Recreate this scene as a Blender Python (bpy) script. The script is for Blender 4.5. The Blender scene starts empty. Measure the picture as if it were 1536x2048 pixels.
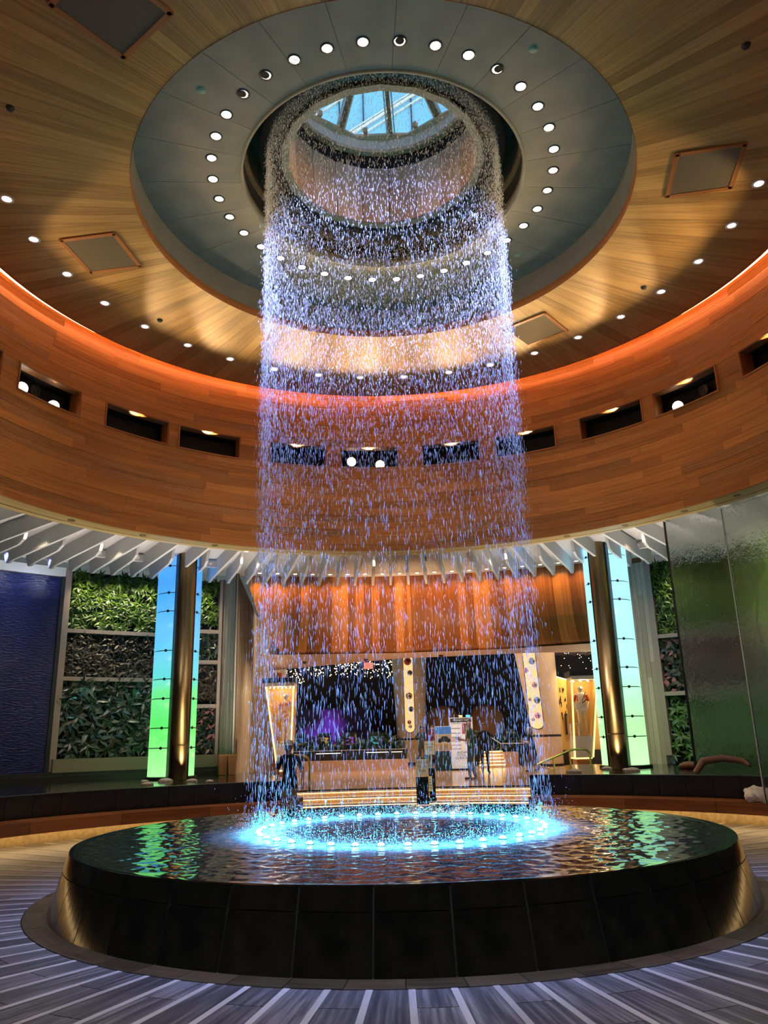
import bpy, bmesh, math, random
import numpy as np
from mathutils import Vector, Matrix, Quaternion

random.seed(7); rng = np.random.default_rng(7)
S = bpy.context.scene
COL = S.collection
PI = math.pi

# ------------------------------------------------------------------ camera
cam = bpy.data.cameras.new('camera'); co = bpy.data.objects.new('camera', cam); COL.objects.link(co)
cam.sensor_fit = 'VERTICAL'; cam.sensor_height = 36; cam.lens = 27.483; cam.clip_end = 400
_r = Vector((0.99953691, 0.01829662, -0.02431441)); _u = Vector((0.02846126, -0.27941572, 0.95974831))
_f = Vector((-0.01076632, 0.95999588, 0.27980707))
_m = Matrix((_r, _u, -_f)).transposed().to_4x4(); _m.translation = (0, -9.317, 1.5)
co.matrix_world = _m
S.camera = co

# ------------------------------------------------------------------ world, exposure
w = bpy.data.worlds.new('sky'); S.world = w; w.use_nodes = True
nt = w.node_tree; bg = nt.nodes['Background']
sky = nt.nodes.new('ShaderNodeTexSky'); sky.sky_type = 'HOSEK_WILKIE'; sky.turbidity = 3.0
sky.sun_direction = Vector((0.3, -0.6, 0.75)).normalized()
nt.links.new(sky.outputs[0], bg.inputs[0]); bg.inputs[1].default_value = 8.5
vs = S.view_settings; vs.view_transform = 'Standard'; vs.look = 'None'; vs.gamma = 1; vs.use_curve_mapping = False
vs.exposure = 0.12
S.display_settings.display_device = 'sRGB'
try:
    S.cycles.adaptive_threshold = .02; S.cycles.max_bounces = 7; S.cycles.diffuse_bounces = 3; S.cycles.glossy_bounces = 4
    S.cycles.transmission_bounces = 6; S.cycles.transparent_max_bounces = 12
    S.cycles.sample_clamp_indirect = 4.0; S.cycles.use_denoising = True
except Exception: pass

def lamp(kind, name, loc, energy, color=(1, 1, 1), size=.05, target=None, spot=60, blend=.5, parent=None, sx=None, sy=None):
    l = bpy.data.lights.new(name, kind); l.energy = energy; l.color = color
    if kind == 'AREA':
        l.size = sx or size
        if sy: l.shape = 'RECTANGLE'; l.size_y = sy
    else:
        l.shadow_soft_size = size
    if kind == 'SPOT': l.spot_size = math.radians(spot); l.spot_blend = blend
    o = bpy.data.objects.new(name, l); COL.objects.link(o); o.location = loc
    if target is not None:
        o.rotation_euler = (Vector(target) - Vector(loc)).to_track_quat('-Z', 'Y').to_euler()
    if parent:
        o.parent = parent; o.matrix_parent_inverse = parent.matrix_basis.inverted()
    return o

WARM = (1, .72, .42); AMBER = (1, .58, .24); BLUE = (.26, .40, 1.0); CYAN = (.0, .95, .88)
def P(r, a, z): a = math.radians(a); return (r * math.cos(a), r * math.sin(a), z)

# big lamps: fills added over the lobby, uplights in the ring pool, fills added for the drum
for x, y, e in ((-2.5, 20.5, 230), (3.0, 19.5, 230), (1.5, 23.5, 280), (8, 22, 160)):
    lamp('AREA', 'lobby_fill', (x, y, 6.3), e * .95, (1, .70, .44), sx=2.2, target=(x, y - 1, 0))  # area fills added above the lobby, out of view
# hidden floods added in every niche; only some hold stage lamps
for a in (171.2, 155.9, 139.0, 125.1, 108.1, 94.2, 78.3, 63.9, 47.3, 33.0, 16.4, 1.0):
    lamp('SPOT', 'niche_flood', P(6.55, a, 7.17), 260, (1, .64, .29), target=P(2.0, a, 8.75), spot=54, blend=.35, size=.04)
for a in (-75, -105, -45, -135, -20, 200):
    lamp('SPOT', 'wall_fill', P(6.05, a, 7.4), 250, (1, .54, .21), target=P(6.2, a + 180, 6.5), spot=64, blend=1, size=.1)  # unseen spots added on the near side to brighten the far drum
for k, a in enumerate((140, 126, 112, 66, 54, 40, 10, 170)):
    lamp('SPOT', 'pool_uplight', P(9.6, a, .85), 330, (1, .88, .78), target=P(9.2, a, 6), spot=80, size=.1, blend=.8)
for a in (165, 146, 128, 111, 70, 54, 38, 20):
    lamp('SPOT', 'soffit_fill', P(8.3, a, .85), 170, (1, .84, .52), target=P(6.75, a, 5.25), spot=70, size=.08, blend=1)  # spots added in the pool to brighten the soffit

for a in (-150, -128, -108, -90, -72, -52, -30, -172, -8):
    lamp('SPOT', 'near_fill', P(6.5, a, 5.6), 150, (.86, .90, 1), .08, target=P(6.3, a, 0), spot=95, blend=.8)  # unseen spots added on the camera side to whiten the floor
lamp('SPOT', 'slat_fill', P(9.0, 108, .85), 420, (1, .84, .66), target=(-4.6, 14, 4.5), spot=44, size=.1, blend=1)  # added spot, brightens the receding face of the slatted wall
lamp('SPOT', 'slat_fill', P(9.5, 115.5, .85), 260, (1, .90, .80), target=(-4.65, 12.3, 3.2), spot=60, size=.1, blend=1)  # second added spot, for the left face of the slats
lamp('SPOT', 'soffit_spot', (-2.2, 15.0, 3.86), 260, (1, .76, .5), target=(-4.6, 16.0, 1.9), spot=100, size=.06, blend=1)  # added under the entrance soffit to brighten the slatted wall
lamp('SPOT', 'canopy_fill', P(8.2, 107.5, .85), 1300, (1, .62, .34), target=P(13, 90, 4.7), spot=50, size=.1, blend=1)  # spot added in the pool to brighten the canopy front
lamp('SPOT', 'canopy_fill', P(8.2, 69, .85), 1300, (1, .62, .34), target=P(13, 86, 4.7), spot=50, size=.1, blend=1)  # added counterpart from the right side
# ------------------------------------------------------------------ materials
def newmat(name):
    m = bpy.data.materials.new(name); m.use_nodes = True
    return m, m.node_tree, m.node_tree.nodes['Principled BSDF']
def mat(name, col, rough=.5, metal=0, emit=None, es=1, spec=None, trans=0, ior=None, alpha=None, coat=0):
    m, t, b = newmat(name)
    b.inputs['Base Color'].default_value = (*col, 1); b.inputs['Roughness'].default_value = rough
    b.inputs['Metallic'].default_value = metal
    if emit: b.inputs['Emission Color'].default_value = (*emit, 1); b.inputs['Emission Strength'].default_value = es
    if spec is not None: b.inputs['Specular IOR Level'].default_value = spec
    if trans: b.inputs['Transmission Weight'].default_value = trans
    if ior: b.inputs['IOR'].default_value = ior
    if coat: b.inputs['Coat Weight'].default_value = coat
    return m
def N(t, k, **kw):
    n = t.nodes.new(k)
    for a, v in kw.items(): setattr(n, a, v)
    return n
def ramp(t, stops):
    r = N(t, 'ShaderNodeValToRGB'); e = r.color_ramp.elements
    while len(e) < len(stops): e.new(.5)
    for i, (p, c) in enumerate(stops): e[i].position = p; e[i].color = (*c, 1)
    return r
def grain(name, c0, c1, c2, scale=(1.2, 26), rough=.45, ribbed=False, bump=.15, coat=0, rnd=.35):
    """wood or layered stone: noise stretched along U of the piece, tone shifted per object"""
    m, t, b = newmat(name)
    uv = N(t, 'ShaderNodeUVMap'); oi = N(t, 'ShaderNodeObjectInfo')
    mp = N(t, 'ShaderNodeVectorMath', operation='MULTIPLY'); mp.inputs[1].default_value = (scale[0], scale[1], 1)
    off = N(t, 'ShaderNodeVectorMath', operation='MULTIPLY_ADD'); off.inputs[1].default_value = (37, 53, 11)
    L = t.links.new
    L(uv.outputs[0], mp.inputs[0]); L(oi.outputs['Random'], off.inputs[0]); L(mp.outputs[0], off.inputs[2])
    n1 = N(t, 'ShaderNodeTexNoise'); n1.inputs['Scale'].default_value = 1; n1.inputs['Detail'].default_value = 5; n1.inputs['Roughness'].default_value = .6
    L(off.outputs[0], n1.inputs['Vector'])
    mx = N(t, 'ShaderNodeMath', operation='MULTIPLY_ADD'); mx.inputs[1].default_value = rnd; 
    L(oi.outputs['Random'], mx.inputs[0]); 
    sb = N(t, 'ShaderNodeMath', operation='SUBTRACT'); sb.inputs[1].default_value = rnd / 2
    L(n1.outputs[0], sb.inputs[0]); L(sb.outputs[0], mx.inputs[2])
    r = ramp(t, [(.3, c0), (.5, c1), (.72, c2)])
    L(mx.outputs[0], r.inputs[0]); L(r.outputs[0], b.inputs['Base Color'])
    b.inputs['Roughness'].default_value = rough
    if coat: b.inputs['Coat Weight'].default_value = coat; b.inputs['Coat Roughness'].default_value = .12
    bp = N(t, 'ShaderNodeBump'); bp.inputs['Strength'].default_value = bump; bp.inputs['Distance'].default_value = .01
    if ribbed:
        sp = N(t, 'ShaderNodeSeparateXYZ'); L(uv.outputs[0], sp.inputs[0])
        wv = N(t, 'ShaderNodeMath', operation='MULTIPLY'); wv.inputs[1].default_value = 2 * PI / .021; L(sp.outputs[1], wv.inputs[0])
        sn = N(t, 'ShaderNodeMath', operation='SINE'); L(wv.outputs[0], sn.inputs[0]); L(sn.outputs[0], bp.inputs['Height'])
        bp.inputs['Strength'].default_value = .7
    else: L(n1.outputs[0], bp.inputs['Height'])
    L(bp.outputs[0], b.inputs['Normal'])
    return m
def noisy(name, c0, c1, scale=8, rough=.5, bump=0, metal=0, stretch=(1, 1, 1), dist=.01, coat=0, detail=4):
    m, t, b = newmat(name); L = t.links.new
    tc = N(t, 'ShaderNodeTexCoord'); mp = N(t, 'ShaderNodeMapping'); mp.inputs['Scale'].default_value = stretch
    L(tc.outputs['Object'], mp.inputs[0]); n = N(t, 'ShaderNodeTexNoise'); n.inputs['Scale'].default_value = scale; n.inputs['Detail'].default_value = detail
    L(mp.outputs[0], n.inputs['Vector']); r = ramp(t, [(.35, c0), (.65, c1)]); L(n.outputs[0], r.inputs[0]); L(r.outputs[0], b.inputs['Base Color'])
    b.inputs['Roughness'].default_value = rough; b.inputs['Metallic'].default_value = metal
    if coat: b.inputs['Coat Weight'].default_value = coat
    if bump:
        bp = N(t, 'ShaderNodeBump'); bp.inputs['Strength'].default_value = bump; bp.inputs['Distance'].default_value = dist
        L(n.outputs[0], bp.inputs['Height']); L(bp.outputs[0], b.inputs['Normal'])
    return m
def emit(name, col, s):
    m, t, b = newmat(name)
    b.inputs['Base Color'].default_value = (*[c * .3 for c in col], 1)
    b.inputs['Emission Color'].default_value = (*col, 1); b.inputs['Emission Strength'].default_value = s
    return m

M_ceil = grain('ceiling wood', (.29, .165, .045), (.42, .25, .075), (.53, .33, .11), (1.1, 30), .5)
M_drum = grain('drum wood', (.30, .115, .020), (.42, .168, .033), (.53, .23, .052), (.8, 26), .45)
M_drumr = grain('ribbed drum wood', (.28, .11, .022), (.38, .165, .038), (.48, .22, .058), (.8, 26), .45, ribbed=True)
M_soff = grain('soffit wood', (.55, .39, .16), (.66, .49, .21), (.76, .59, .28), (.6, 30), .42)
M_can = grain('canopy wood', (.19, .055, .009), (.35, .11, .018), (.50, .18, .034), (.45, 22), .4, rnd=.5)
M_bench = grain('bench wood', (.22, .07, .018), (.32, .11, .028), (.38, .14, .04), (.7, 18), .3, coat=.3)
M_trimw = grain('trim wood', (.27, .10, .03), (.34, .135, .04), (.40, .17, .05), (.7, 18), .45)
M_shaft = grain('shaft wood', (.42, .30, .2), (.55, .42, .30), (.66, .53, .40), (1.5, 9), .5, rnd=.7)
M_plank = grain('floor stone', (.035, .035, .042), (.10, .10, .112), (.31, .305, .33), (1.3, 30), .32, bump=.1, rnd=.16)
M_strip = grain('floor inlay', (.42, .42, .42), (.52, .52, .51), (.60, .60, .59), (1.5, 8), .4)
M_border = grain('floor border stone', (.06, .055, .055), (.11, .10, .098), (.17, .155, .15), (1.6, 22), .35)
M_grey = noisy('grey plaster', (.13, .148, .136), (.16, .178, .163), 3, .55)
M_dark = mat('dark metal', (.012, .013, .016), .5)
M_black = mat('black void', (.003, .003, .004), .8)
M_bronze = noisy('bronze panel', (.16, .115, .06), (.23, .165, .09), 2, .45, metal=.3)
M_brass = mat('brass', (.62, .45, .17), .28, 1)
M_brassd = noisy('brushed bronze', (.23, .165, .085), (.31, .225, .12), 3, .38, metal=1, stretch=(12, 12, .4))
M_white = mat('white plaster', (.78, .76, .74), .6)
M_fin = mat('white fin', (.80, .79, .78), .5)
M_tile = noisy('black stone tile', (.006, .0065, .006), (.017, .017, .014), 5, .13, bump=.06)
M_grout = mat('grout', (.06, .06, .055), .7)
M_ptile = noisy('slate tile', (.009, .009, .013), (.019, .019, .026), 6, .32, bump=.1)
M_lens = emit('lamp lens', (1, .97, .93), 14)
M_lensw = emit('warm lamp lens', (1, .9, .72), 11)
M_lensc = emit('cyan lamp lens', (.03, .5, .6), 1.6)
M_lensg = mat('unlit lens', (.16, .3, .25), .2)
M_ledw = emit('warm led strip', (1, .66, .26), 5)
M_cove = emit('cove led strip', (1, .38, .17), 17)
M_cream = noisy('cream plaster', (.62, .45, .31), (.68, .50, .35), 2, .4)
M_marble = noisy('lobby marble', (.42, .28, .2), (.56, .40, .3), 1.2, .16, detail=6)
M_pink = mat('lobby plaster', (.55, .36, .27), .5)
M_trav = grain('pale slat', (.36, .29, .225), (.45, .37, .29), (.53, .45, .36), (1.2, 14), .5, rnd=.5)
M_gold = mat('gold backing', (.75, .48, .14), .5)
M_frame = mat('taupe frame', (.33, .245, .215), .5)
M_tray = mat('planter tray', (.23, .19, .13), .5)
M_rope = mat('charcoal base', (.018, .018, .02), .4)
M_grille = noisy('speaker cloth', (.115, .095, .06), (.15, .125, .08), 90, .8)

# ------------------------------------------------------------------ mesh helpers
class MB:
    def __init__(s): s.v = []; s.f = []; s.uv = []; s.mi = []
    def quadgrid(s, pts, uvs, closed=False, mi=0):
        """pts: rows of points -> quads"""
        b = len(s.v); R = len(pts); C = len(pts[0])
        for row in pts: s.v.extend([tuple(p) for p in row])
        for i in range(R - 1):
            for j in range(C - (0 if closed else 1)):
                k = (j + 1) % C
                s.f.append((b + i * C + j, b + i * C + k, b + (i + 1) * C + k, b + (i + 1) * C + j)); s.mi.append(mi)
                s.uv.append((uvs[i][j], uvs[i][k] if not (closed and k == 0) else uvs[i][j], uvs[i + 1][k] if not (closed and k == 0) else uvs[i + 1][j], uvs[i + 1][j]))
        return s
    def face(s, pts, uv=None, mi=0):
        b = len(s.v); s.v.extend([tuple(p) for p in pts]); s.f.append(tuple(range(b, b + len(pts)))); s.mi.append(mi)
        s.uv.append(tuple(uv) if uv else tuple((p[0], p[1]) for p in pts)); return s
    def hexa(s, p, mi=0, along=0):
        """8 corners: p[0..3] bottom loop, p[4..7] top loop"""
        p = [Vector(q) for q in p]
        for q in ((0, 3, 2, 1), (4, 5, 6, 7), (0, 1, 5, 4), (1, 2, 6, 5), (2, 3, 7, 6), (3, 0, 4, 7)):
            a, b_, c, d = [p[i] for i in q]; l1 = (b_ - a).length; l2 = (d - a).length
            uv = ((0, 0), (l1, 0), (l1, l2), (0, l2)) if l1 >= l2 else ((0, 0), (0, l1), (l2, l1), (l2, 0))
            s.face((a, b_, c, d), uv, mi)
        return s
    def box(s, c, d, rot=0, mi=0):
        x, y, z = [q / 2 for q in d]; cs, sn = math.cos(rot), math.sin(rot)
        pts = [(c[0] + a * cs - b * sn, c[1] + a * sn + b * cs, c[2] + h) for h in (-z, z) for a, b in ((-x, -y), (x, -y), (x, y), (-x, y))]
        return s.hexa(pts, mi)
    def sector(s, r0, r1, z0, z1, a0, a1, n=4, mi=0, ulong=True):
        """curved block"""
        A = [a0 + (a1 - a0) * i / n for i in range(n + 1)]; rm = (r0 + r1) / 2
        prof = [(r0, z0), (r1, z0), (r1, z1), (r0, z1), (r0, z0)]
        cum = [0]
        for i in range(4): cum.append(cum[-1] + math.dist(prof[i], prof[i + 1]))
        pts = [[P(r, a, z) for a in A] for r, z in prof]
        if ulong: uvs = [[(math.radians(a - a0) * rm, cum[i]) for a in A] for i in range(5)]
        else: uvs = [[(cum[i], math.radians(a - a0) * rm) for a in A] for i in range(5)]
        s.quadgrid(pts, uvs, mi=mi)
        if abs(a1 - a0) < 359.9:
            for a in (a0, a1):
                q = [P(r, a, z) for r, z in prof[:4]]
                s.face(q if a == a0 else q[::-1], None, mi)
        return s
    def lathe(s, prof, a0=0, a1=360, n=96, c=(0, 0), mi=0, ulong=True):
        cl = abs(a1 - a0) >= 359.9; A = [a0 + (a1 - a0) * i / n for i in range(n + (0 if cl else 1))]
        cum = [0]
        for i in range(len(prof) - 1): cum.append(cum[-1] + math.dist(prof[i], prof[i + 1]))
        pts = [[(c[0] + r * math.cos(math.radians(a)), c[1] + r * math.sin(math.radians(a)), z) for a in A] for r, z in prof]
        rm = max(p[0] for p in prof)
        if ulong: uvs = [[(math.radians(a) * rm, q) for a in A] for q in cum]
        else: uvs = [[(q, math.radians(a) * rm) for a in A] for q in cum]
        return s.quadgrid(pts, uvs, cl, mi)
    def tube(s, path, r, n=8, cap=True, mi=0):
        path = [Vector(p) for p in path]; rows = []
        rr = r if isinstance(r, (list, tuple)) else [r] * len(path)
        for i, p in enumerate(path):
            d = (path[min(i + 1, len(path) - 1)] - path[max(i - 1, 0)]).normalized()
            q = d.to_track_quat('Z', 'Y')
            rows.append([p + q @ Vector((rr[i] * math.cos(2 * PI * k / n), rr[i] * math.sin(2 * PI * k / n), 0)) for k in range(n)])
        s.quadgrid(rows, [[(i * .1, k / n) for k in range(n)] for i in range(len(rows))], True, mi)
        if cap: s.face(rows[0][::-1], None, mi); s.face(rows[-1], None, mi)
        return s
    def disc(s, c, nrm, r, h=.01, n=16, mi=0, r2=None):
        """short cylinder from c along nrm"""
        nrm = Vector(nrm).normalized(); c = Vector(c)
        return s.tube([c, c + nrm * h], [r, r2 or r], n, True, mi)
    def ball(s, c, r, n=10, m=7, sc=(1, 1, 1), mi=0):
        rows = []
        for i in range(m + 1):
            t = PI * i / m
            rows.append([(c[0] + sc[0] * r * max(math.sin(t), .001) * math.cos(2 * PI * k / n), c[1] + sc[1] * r * max(math.sin(t), .001) * math.sin(2 * PI * k / n), c[2] - sc[2] * r * math.cos(t)) for k in range(n)])
        return s.quadgrid(rows, [[(k / n, i / m) for k in range(n)] for i in range(m + 1)], True, mi)
    def mesh(s, name, smooth=False):
        me = bpy.data.meshes.new(name); me.from_pydata(s.v, [], s.f); 
        uvl = me.uv_layers.new(name='UVMap'); flat = [c for f in s.uv for p in f for c in p[:2]]
        uvl.data.foreach_set('uv', flat)
        me.polygons.foreach_set('material_index', s.mi)
        if smooth: me.polygons.foreach_set('use_smooth', [True] * len(me.polygons))
        me.update(); return me
    def build(s, name, m, parent=None, smooth=False):
        return link(name, s.mesh(name, smooth), m, parent)
def link(name, me, m, parent=None, mw=None):
    o = bpy.data.objects.new(name, me); COL.objects.link(o)
    for x in (m if isinstance(m, (list, tuple)) else [m]):
        if x is not None and (len(me.materials) == 0 or isinstance(m, (list, tuple))):
            if len(me.materials) < (len(m) if isinstance(m, (list, tuple)) else 1): me.materials.append(x)
    if parent is not None:
        o.parent = parent; o.matrix_parent_inverse = wm(parent).inverted()
    if mw is not None: o.matrix_basis = mw
    return o
def wm(o):
    m = o.matrix_basis.copy()
    while o.parent is not None:
        m = o.parent.matrix_basis @ o.matrix_parent_inverse @ m
        o = o.parent
    return m
def tag(o, label=None, cat=None, group=None, kind=None):
    if label: o['label'] = label
    if cat: o['category'] = cat
    if group: o['group'] = group
    if kind: o['kind'] = kind
    return o
def empty(name, loc=(0, 0, 0), label=None, cat=None, group=None, kind=None, rz=0):
    o = bpy.data.objects.new(name, None); COL.objects.link(o); o.empty_display_size = .1
    o.location = loc; o.rotation_euler = (0, 0, rz)
    o.matrix_basis = Matrix.Translation(loc) @ Matrix.Rotation(rz, 4, 'Z')
    return tag(o, label, cat, group, kind)
def copy_tree(o, parent=None, mw=None):
    c = o.copy(); COL.objects.link(c)
    if parent is not None: c.parent = parent; c.matrix_parent_inverse = o.matrix_parent_inverse
    if mw is not None: c.matrix_basis = mw
    for ch in list(o.children): copy_tree(ch, c)
    return c
def instances(name, me, m, parent, mats_):
    """many pieces sharing one mesh; the first one registers the material"""
    out = []
    if len(me.materials) == 0 and m is not None:
        for x in (m if isinstance(m, (list, tuple)) else [m]): me.materials.append(x)
    for mw in mats_:
        o = bpy.data.objects.new(name, me); COL.objects.link(o); o.parent = parent
        o.matrix_parent_inverse = wm(parent).inverted(); o.matrix_basis = mw; out.append(o)
    return out
RZ = lambda a: Matrix.Rotation(math.radians(a), 4, 'Z')
def raw(name, verts, faces, m, parent=None, smooth=False):
    me = bpy.data.meshes.new(name); verts = np.asarray(verts, np.float32); faces = np.asarray(faces, np.int32)
    me.vertices.add(len(verts)); me.vertices.foreach_set('co', verts.ravel())
    k = faces.shape[1]; me.loops.add(faces.size); me.loops.foreach_set('vertex_index', faces.ravel())
    me.polygons.add(len(faces)); me.polygons.foreach_set('loop_start', np.arange(0, faces.size, k, dtype=np.int32))
    me.update(calc_edges=True); me.validate()
    if smooth: me.polygons.foreach_set('use_smooth', [True] * len(me.polygons))
    return link(name, me, m, parent)
def text(name, body, size, mw, m, parent=None, ext=.002, align='CENTER', space=1.0):
    c = bpy.data.curves.new(name, 'FONT'); c.body = body; c.size = size; c.extrude = ext; c.align_x = align; c.align_y = 'CENTER'; c.space_line = space
    c.resolution_u = 3
    t = bpy.data.objects.new(name, c); COL.objects.link(t)
    me = bpy.data.meshes.new_from_object(t.evaluated_get(bpy.context.evaluated_depsgraph_get()))
    bpy.data.objects.remove(t); me.name = name; me.materials.clear()
    return link(name, me, m, parent, mw)
FACE = Matrix.Rotation(PI / 2, 4, 'X')     # text in XZ plane, read from -Y

# ================================================================== LARGE STRUCTURE
def struct(o, label=None):
    o['kind'] = 'structure'
    if label: o['label'] = label; o['category'] = 'structure'
    return o

# ---- floor: dark slab, radial stone planks with pale inlay strips, border ring
fl = struct(MB().lathe([(3.0, -.03), (16, -.03)], n=96).build('floor', M_grout), 'grey striped stone floor of radial planks around the fountain')
cuts = [3.80, 4.62, 5.55, 6.5, 7.52]; cuts2 = [3.80, 4.15, 5.1, 6.05, 7.0, 7.52]
def plank_mesh(r0, r1):
    return MB().sector(r0, r1, -.04, 0, -2 + .27 * 4.2 / r0, 2 - .27 * 4.2 / r0, 3, ulong=False).mesh('floor_plank')
for cs, par in ((cuts, 0), (cuts2, 1)):
    for i in range(len(cs) - 1):
        me = plank_mesh(cs[i] + (.004 if i else 0), cs[i + 1] - .004)
        ks = [k for k in range(90) if k % 2 == par and not (50 < (-91.45 + 4 * k) % 360 < 130 and cs[i] > 5)]
        if i < 3: instances('floor_plank', me, M_plank, fl, [RZ(-91.45 + 4 * k) for k in ks])
        else:
            b = MB()
            for k in ks:
                a = -91.45 + 4 * k; b.sector(cs[i] + .004, cs[i + 1] - .004, -.04, 0, a - 1.8, a + 1.8, 2, ulong=False)
            o = b.build('outer_planks', M_plank, fl); o['kind'] = 'stuff'
sm = MB()
sm.hexa([(3.80, -.022, -.04), (7.5, -.022, -.04), (7.5, .022, -.04), (3.80, .022, -.04), (3.80, -.022, .003), (7.5, -.022, .003), (7.5, .022, .003), (3.80, .022, .003)])
instances('floor_strip', sm.mesh('floor_strip'), M_strip, fl, [RZ(-93.45 + 4 * k) for k in range(90)])
bm_ = MB().sector(3.50, 3.79, -.04, .004, .05, 5.95, 4).mesh('border_stone')
instances('border_stone', bm_, M_border, fl, [RZ(6 * k) for k in range(60)])

# ---- upper lobby floor with arc steps (three risers, warm led strip under each nosing)
A0, A1 = 68.2, 103.2
b = MB(); n = 40
arc = [P(11.15, A0 - 12 + (A1 - A0 + 24) * i / n, .32) for i in range(n + 1)]
b.quadgrid([arc, [(p[0] * 1.9, 42, .32) for p in arc]], [[(0, 0)] * (n + 1)] * 2)
struct(b.build('floor', M_marble), 'pale pink marble floor of the raised lobby')
st = empty('entrance_steps', P(10.4, 85, 0), 'low curved steps with warm glowing strips under each nosing behind the fountain', 'steps')
M_riser = noisy('step stone', (.62, .42, .22), (.72, .52, .3), 3, .35)
for k, (r, z) in enumerate(((9.85, .107), (10.5, .213), (11.15, .32))):
    MB().sector(r, r + .75, z - .106, z, A0, A1, 30).build('step', M_riser, st)
    MB().sector(r - .035, r + .06, z - .026, z + .004, A0, A1, 30).build('nosing', M_cream, st)
    MB().sector(r - .028, r - .012, z - .036, z - .026, A0, A1, 30).build('led_strip', M_ledw, st)
b = MB(); b.sector(9.6, 11.9, 0, .30, A1, A1 + .5, 1); b.build('side_wall', M_pink, st)

# ---- wood drum ceiling: radial planks between r 3.376 and 5.88
ce = struct(MB().lathe([(3.376, 8.56), (5.87, 8.56)], n=120).build('ceiling', M_trimw), 'round timber ceiling of radial planks')
NP = 150; da = 360 / NP
pm = MB().sector(3.376, 5.88, 8.5, 8.545, -da / 2 + .02, da / 2 - .02, 2, ulong=False).mesh('ceiling_plank')
gr = {}
instances('ceiling_plank', pm, M_ceil, ce, [RZ(da * k) for k in range(NP)])
tr = struct(MB().lathe([(3.372, 8.495), (3.372, 8.63), (3.39, 8.63)], n=120).build('trim_1', M_trimw, None, True), 'timber lip around the grey ceiling ring')
struct(MB().lathe([(3.378, 8.63), (3.378, 9.05)], n=120).build('trim_2', M_grey, None, True), 'grey upstand of the ceiling recess')
struct(MB().lathe([(5.86, 8.495), (5.90, 8.495), (5.90, 8.66), (5.86, 8.66)], n=120).build('trim_3', M_trimw, None, True), 'outer edge of the timber ceiling')
gc = struct(MB().lathe([(1.96, 9.06), (3.376, 9.06)], n=96).build('ceiling', M_dark), 'grey ring ceiling around the oculus')
gm = MB().sector(1.965, 3.375, 9.03, 9.05, .06, 14.94, 6).mesh('ceiling_panel')
instances('ceiling_panel', gm, M_grey, gc, [RZ(15 * k + 4) for k in range(24)])
struct(MB().lathe([(1.985, 9.035), (1.985, 9.012), (1.95, 9.012), (1.95, 9.16), (1.97, 9.16)], n=120).build('trim_4', M_grey, None, True), 'thin grey lip of the oculus')
# oculus cavity
cv = struct(MB().lathe([(1.97, 9.12), (1.97, 9.42)], n=96).build('wall_oculus', M_dark, None, True), 'dark cavity wall of the oculus')
cm = MB().sector(1.93, 1.97, 9.42, 9.98, .15, 22.35, 5).mesh('bronze_panel')
instances('bronze_panel', cm, M_bronze, cv, [RZ(22.5 * k) for k in range(16)])
MB().lathe([(1.52, 9.99), (2.0, 9.99)], n=64).build('cavity_lid', M_dark, cv)
nz = tag(MB().lathe([(1.44, 9.44), (1.74, 9.44), (1.74, 9.58), (1.70, 9.62), (1.44, 9.62), (1.44, 9.44)], n=72).build('nozzle_ring', M_dark, None, True), 'dark round pipe ring from which the water falls', 'pipe')
# skylight shaft: facetted panels, dark band, white band
NS = 20; ds = 360 / NS
sh = struct(MB().lathe([(1.42, 9.36), (1.55, 10.52), (1.55, 11.1)], n=NS).build('wall_shaft', M_dark), 'timber lined skylight shaft')
def facet(r0, z0, r1, z1, th, g=.006):
    t = math.tan(math.radians(ds / 2)); b = MB()
    b.hexa([(r0, -r0 * t + g, z0), (r0 + th, -r0 * t + g, z0), (r0 + th, r0 * t - g, z0), (r0, r0 * t - g, z0),
            (r1, -r1 * t + g, z1), (r1 + th, -r1 * t + g, z1), (r1 + th, r1 * t - g, z1), (r1, r1 * t - g, z1)])
    return b
rot20 = [RZ(ds * k + 5) for k in range(NS)]
instances('shaft_panel', facet(1.345, 9.38, 1.425, 10.5, .02).mesh('shaft_panel'), M_shaft, sh, rot20)
instances('dark_panel', facet(1.47, 10.5, 1.47, 10.8, .01, -.002).mesh('dark_panel'), M_black, sh, rot20)
instances('white_panel', facet(1.37, 10.84, 1.40, 11.05, .02, .002).mesh('white_panel'), M_white, sh, rot20)
instances('shaft_rim', facet(1.37, 10.78, 1.37, 10.84, .12, -.002).mesh('shaft_rim'), M_shaft, sh, rot20)
MB().lathe([(1.335, 9.36), (1.44, 9.36), (1.44, 9.40), (1.335, 9.40), (1.335, 9.36)], n=NS).build('shaft_edge', M_grey, sh)
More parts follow.
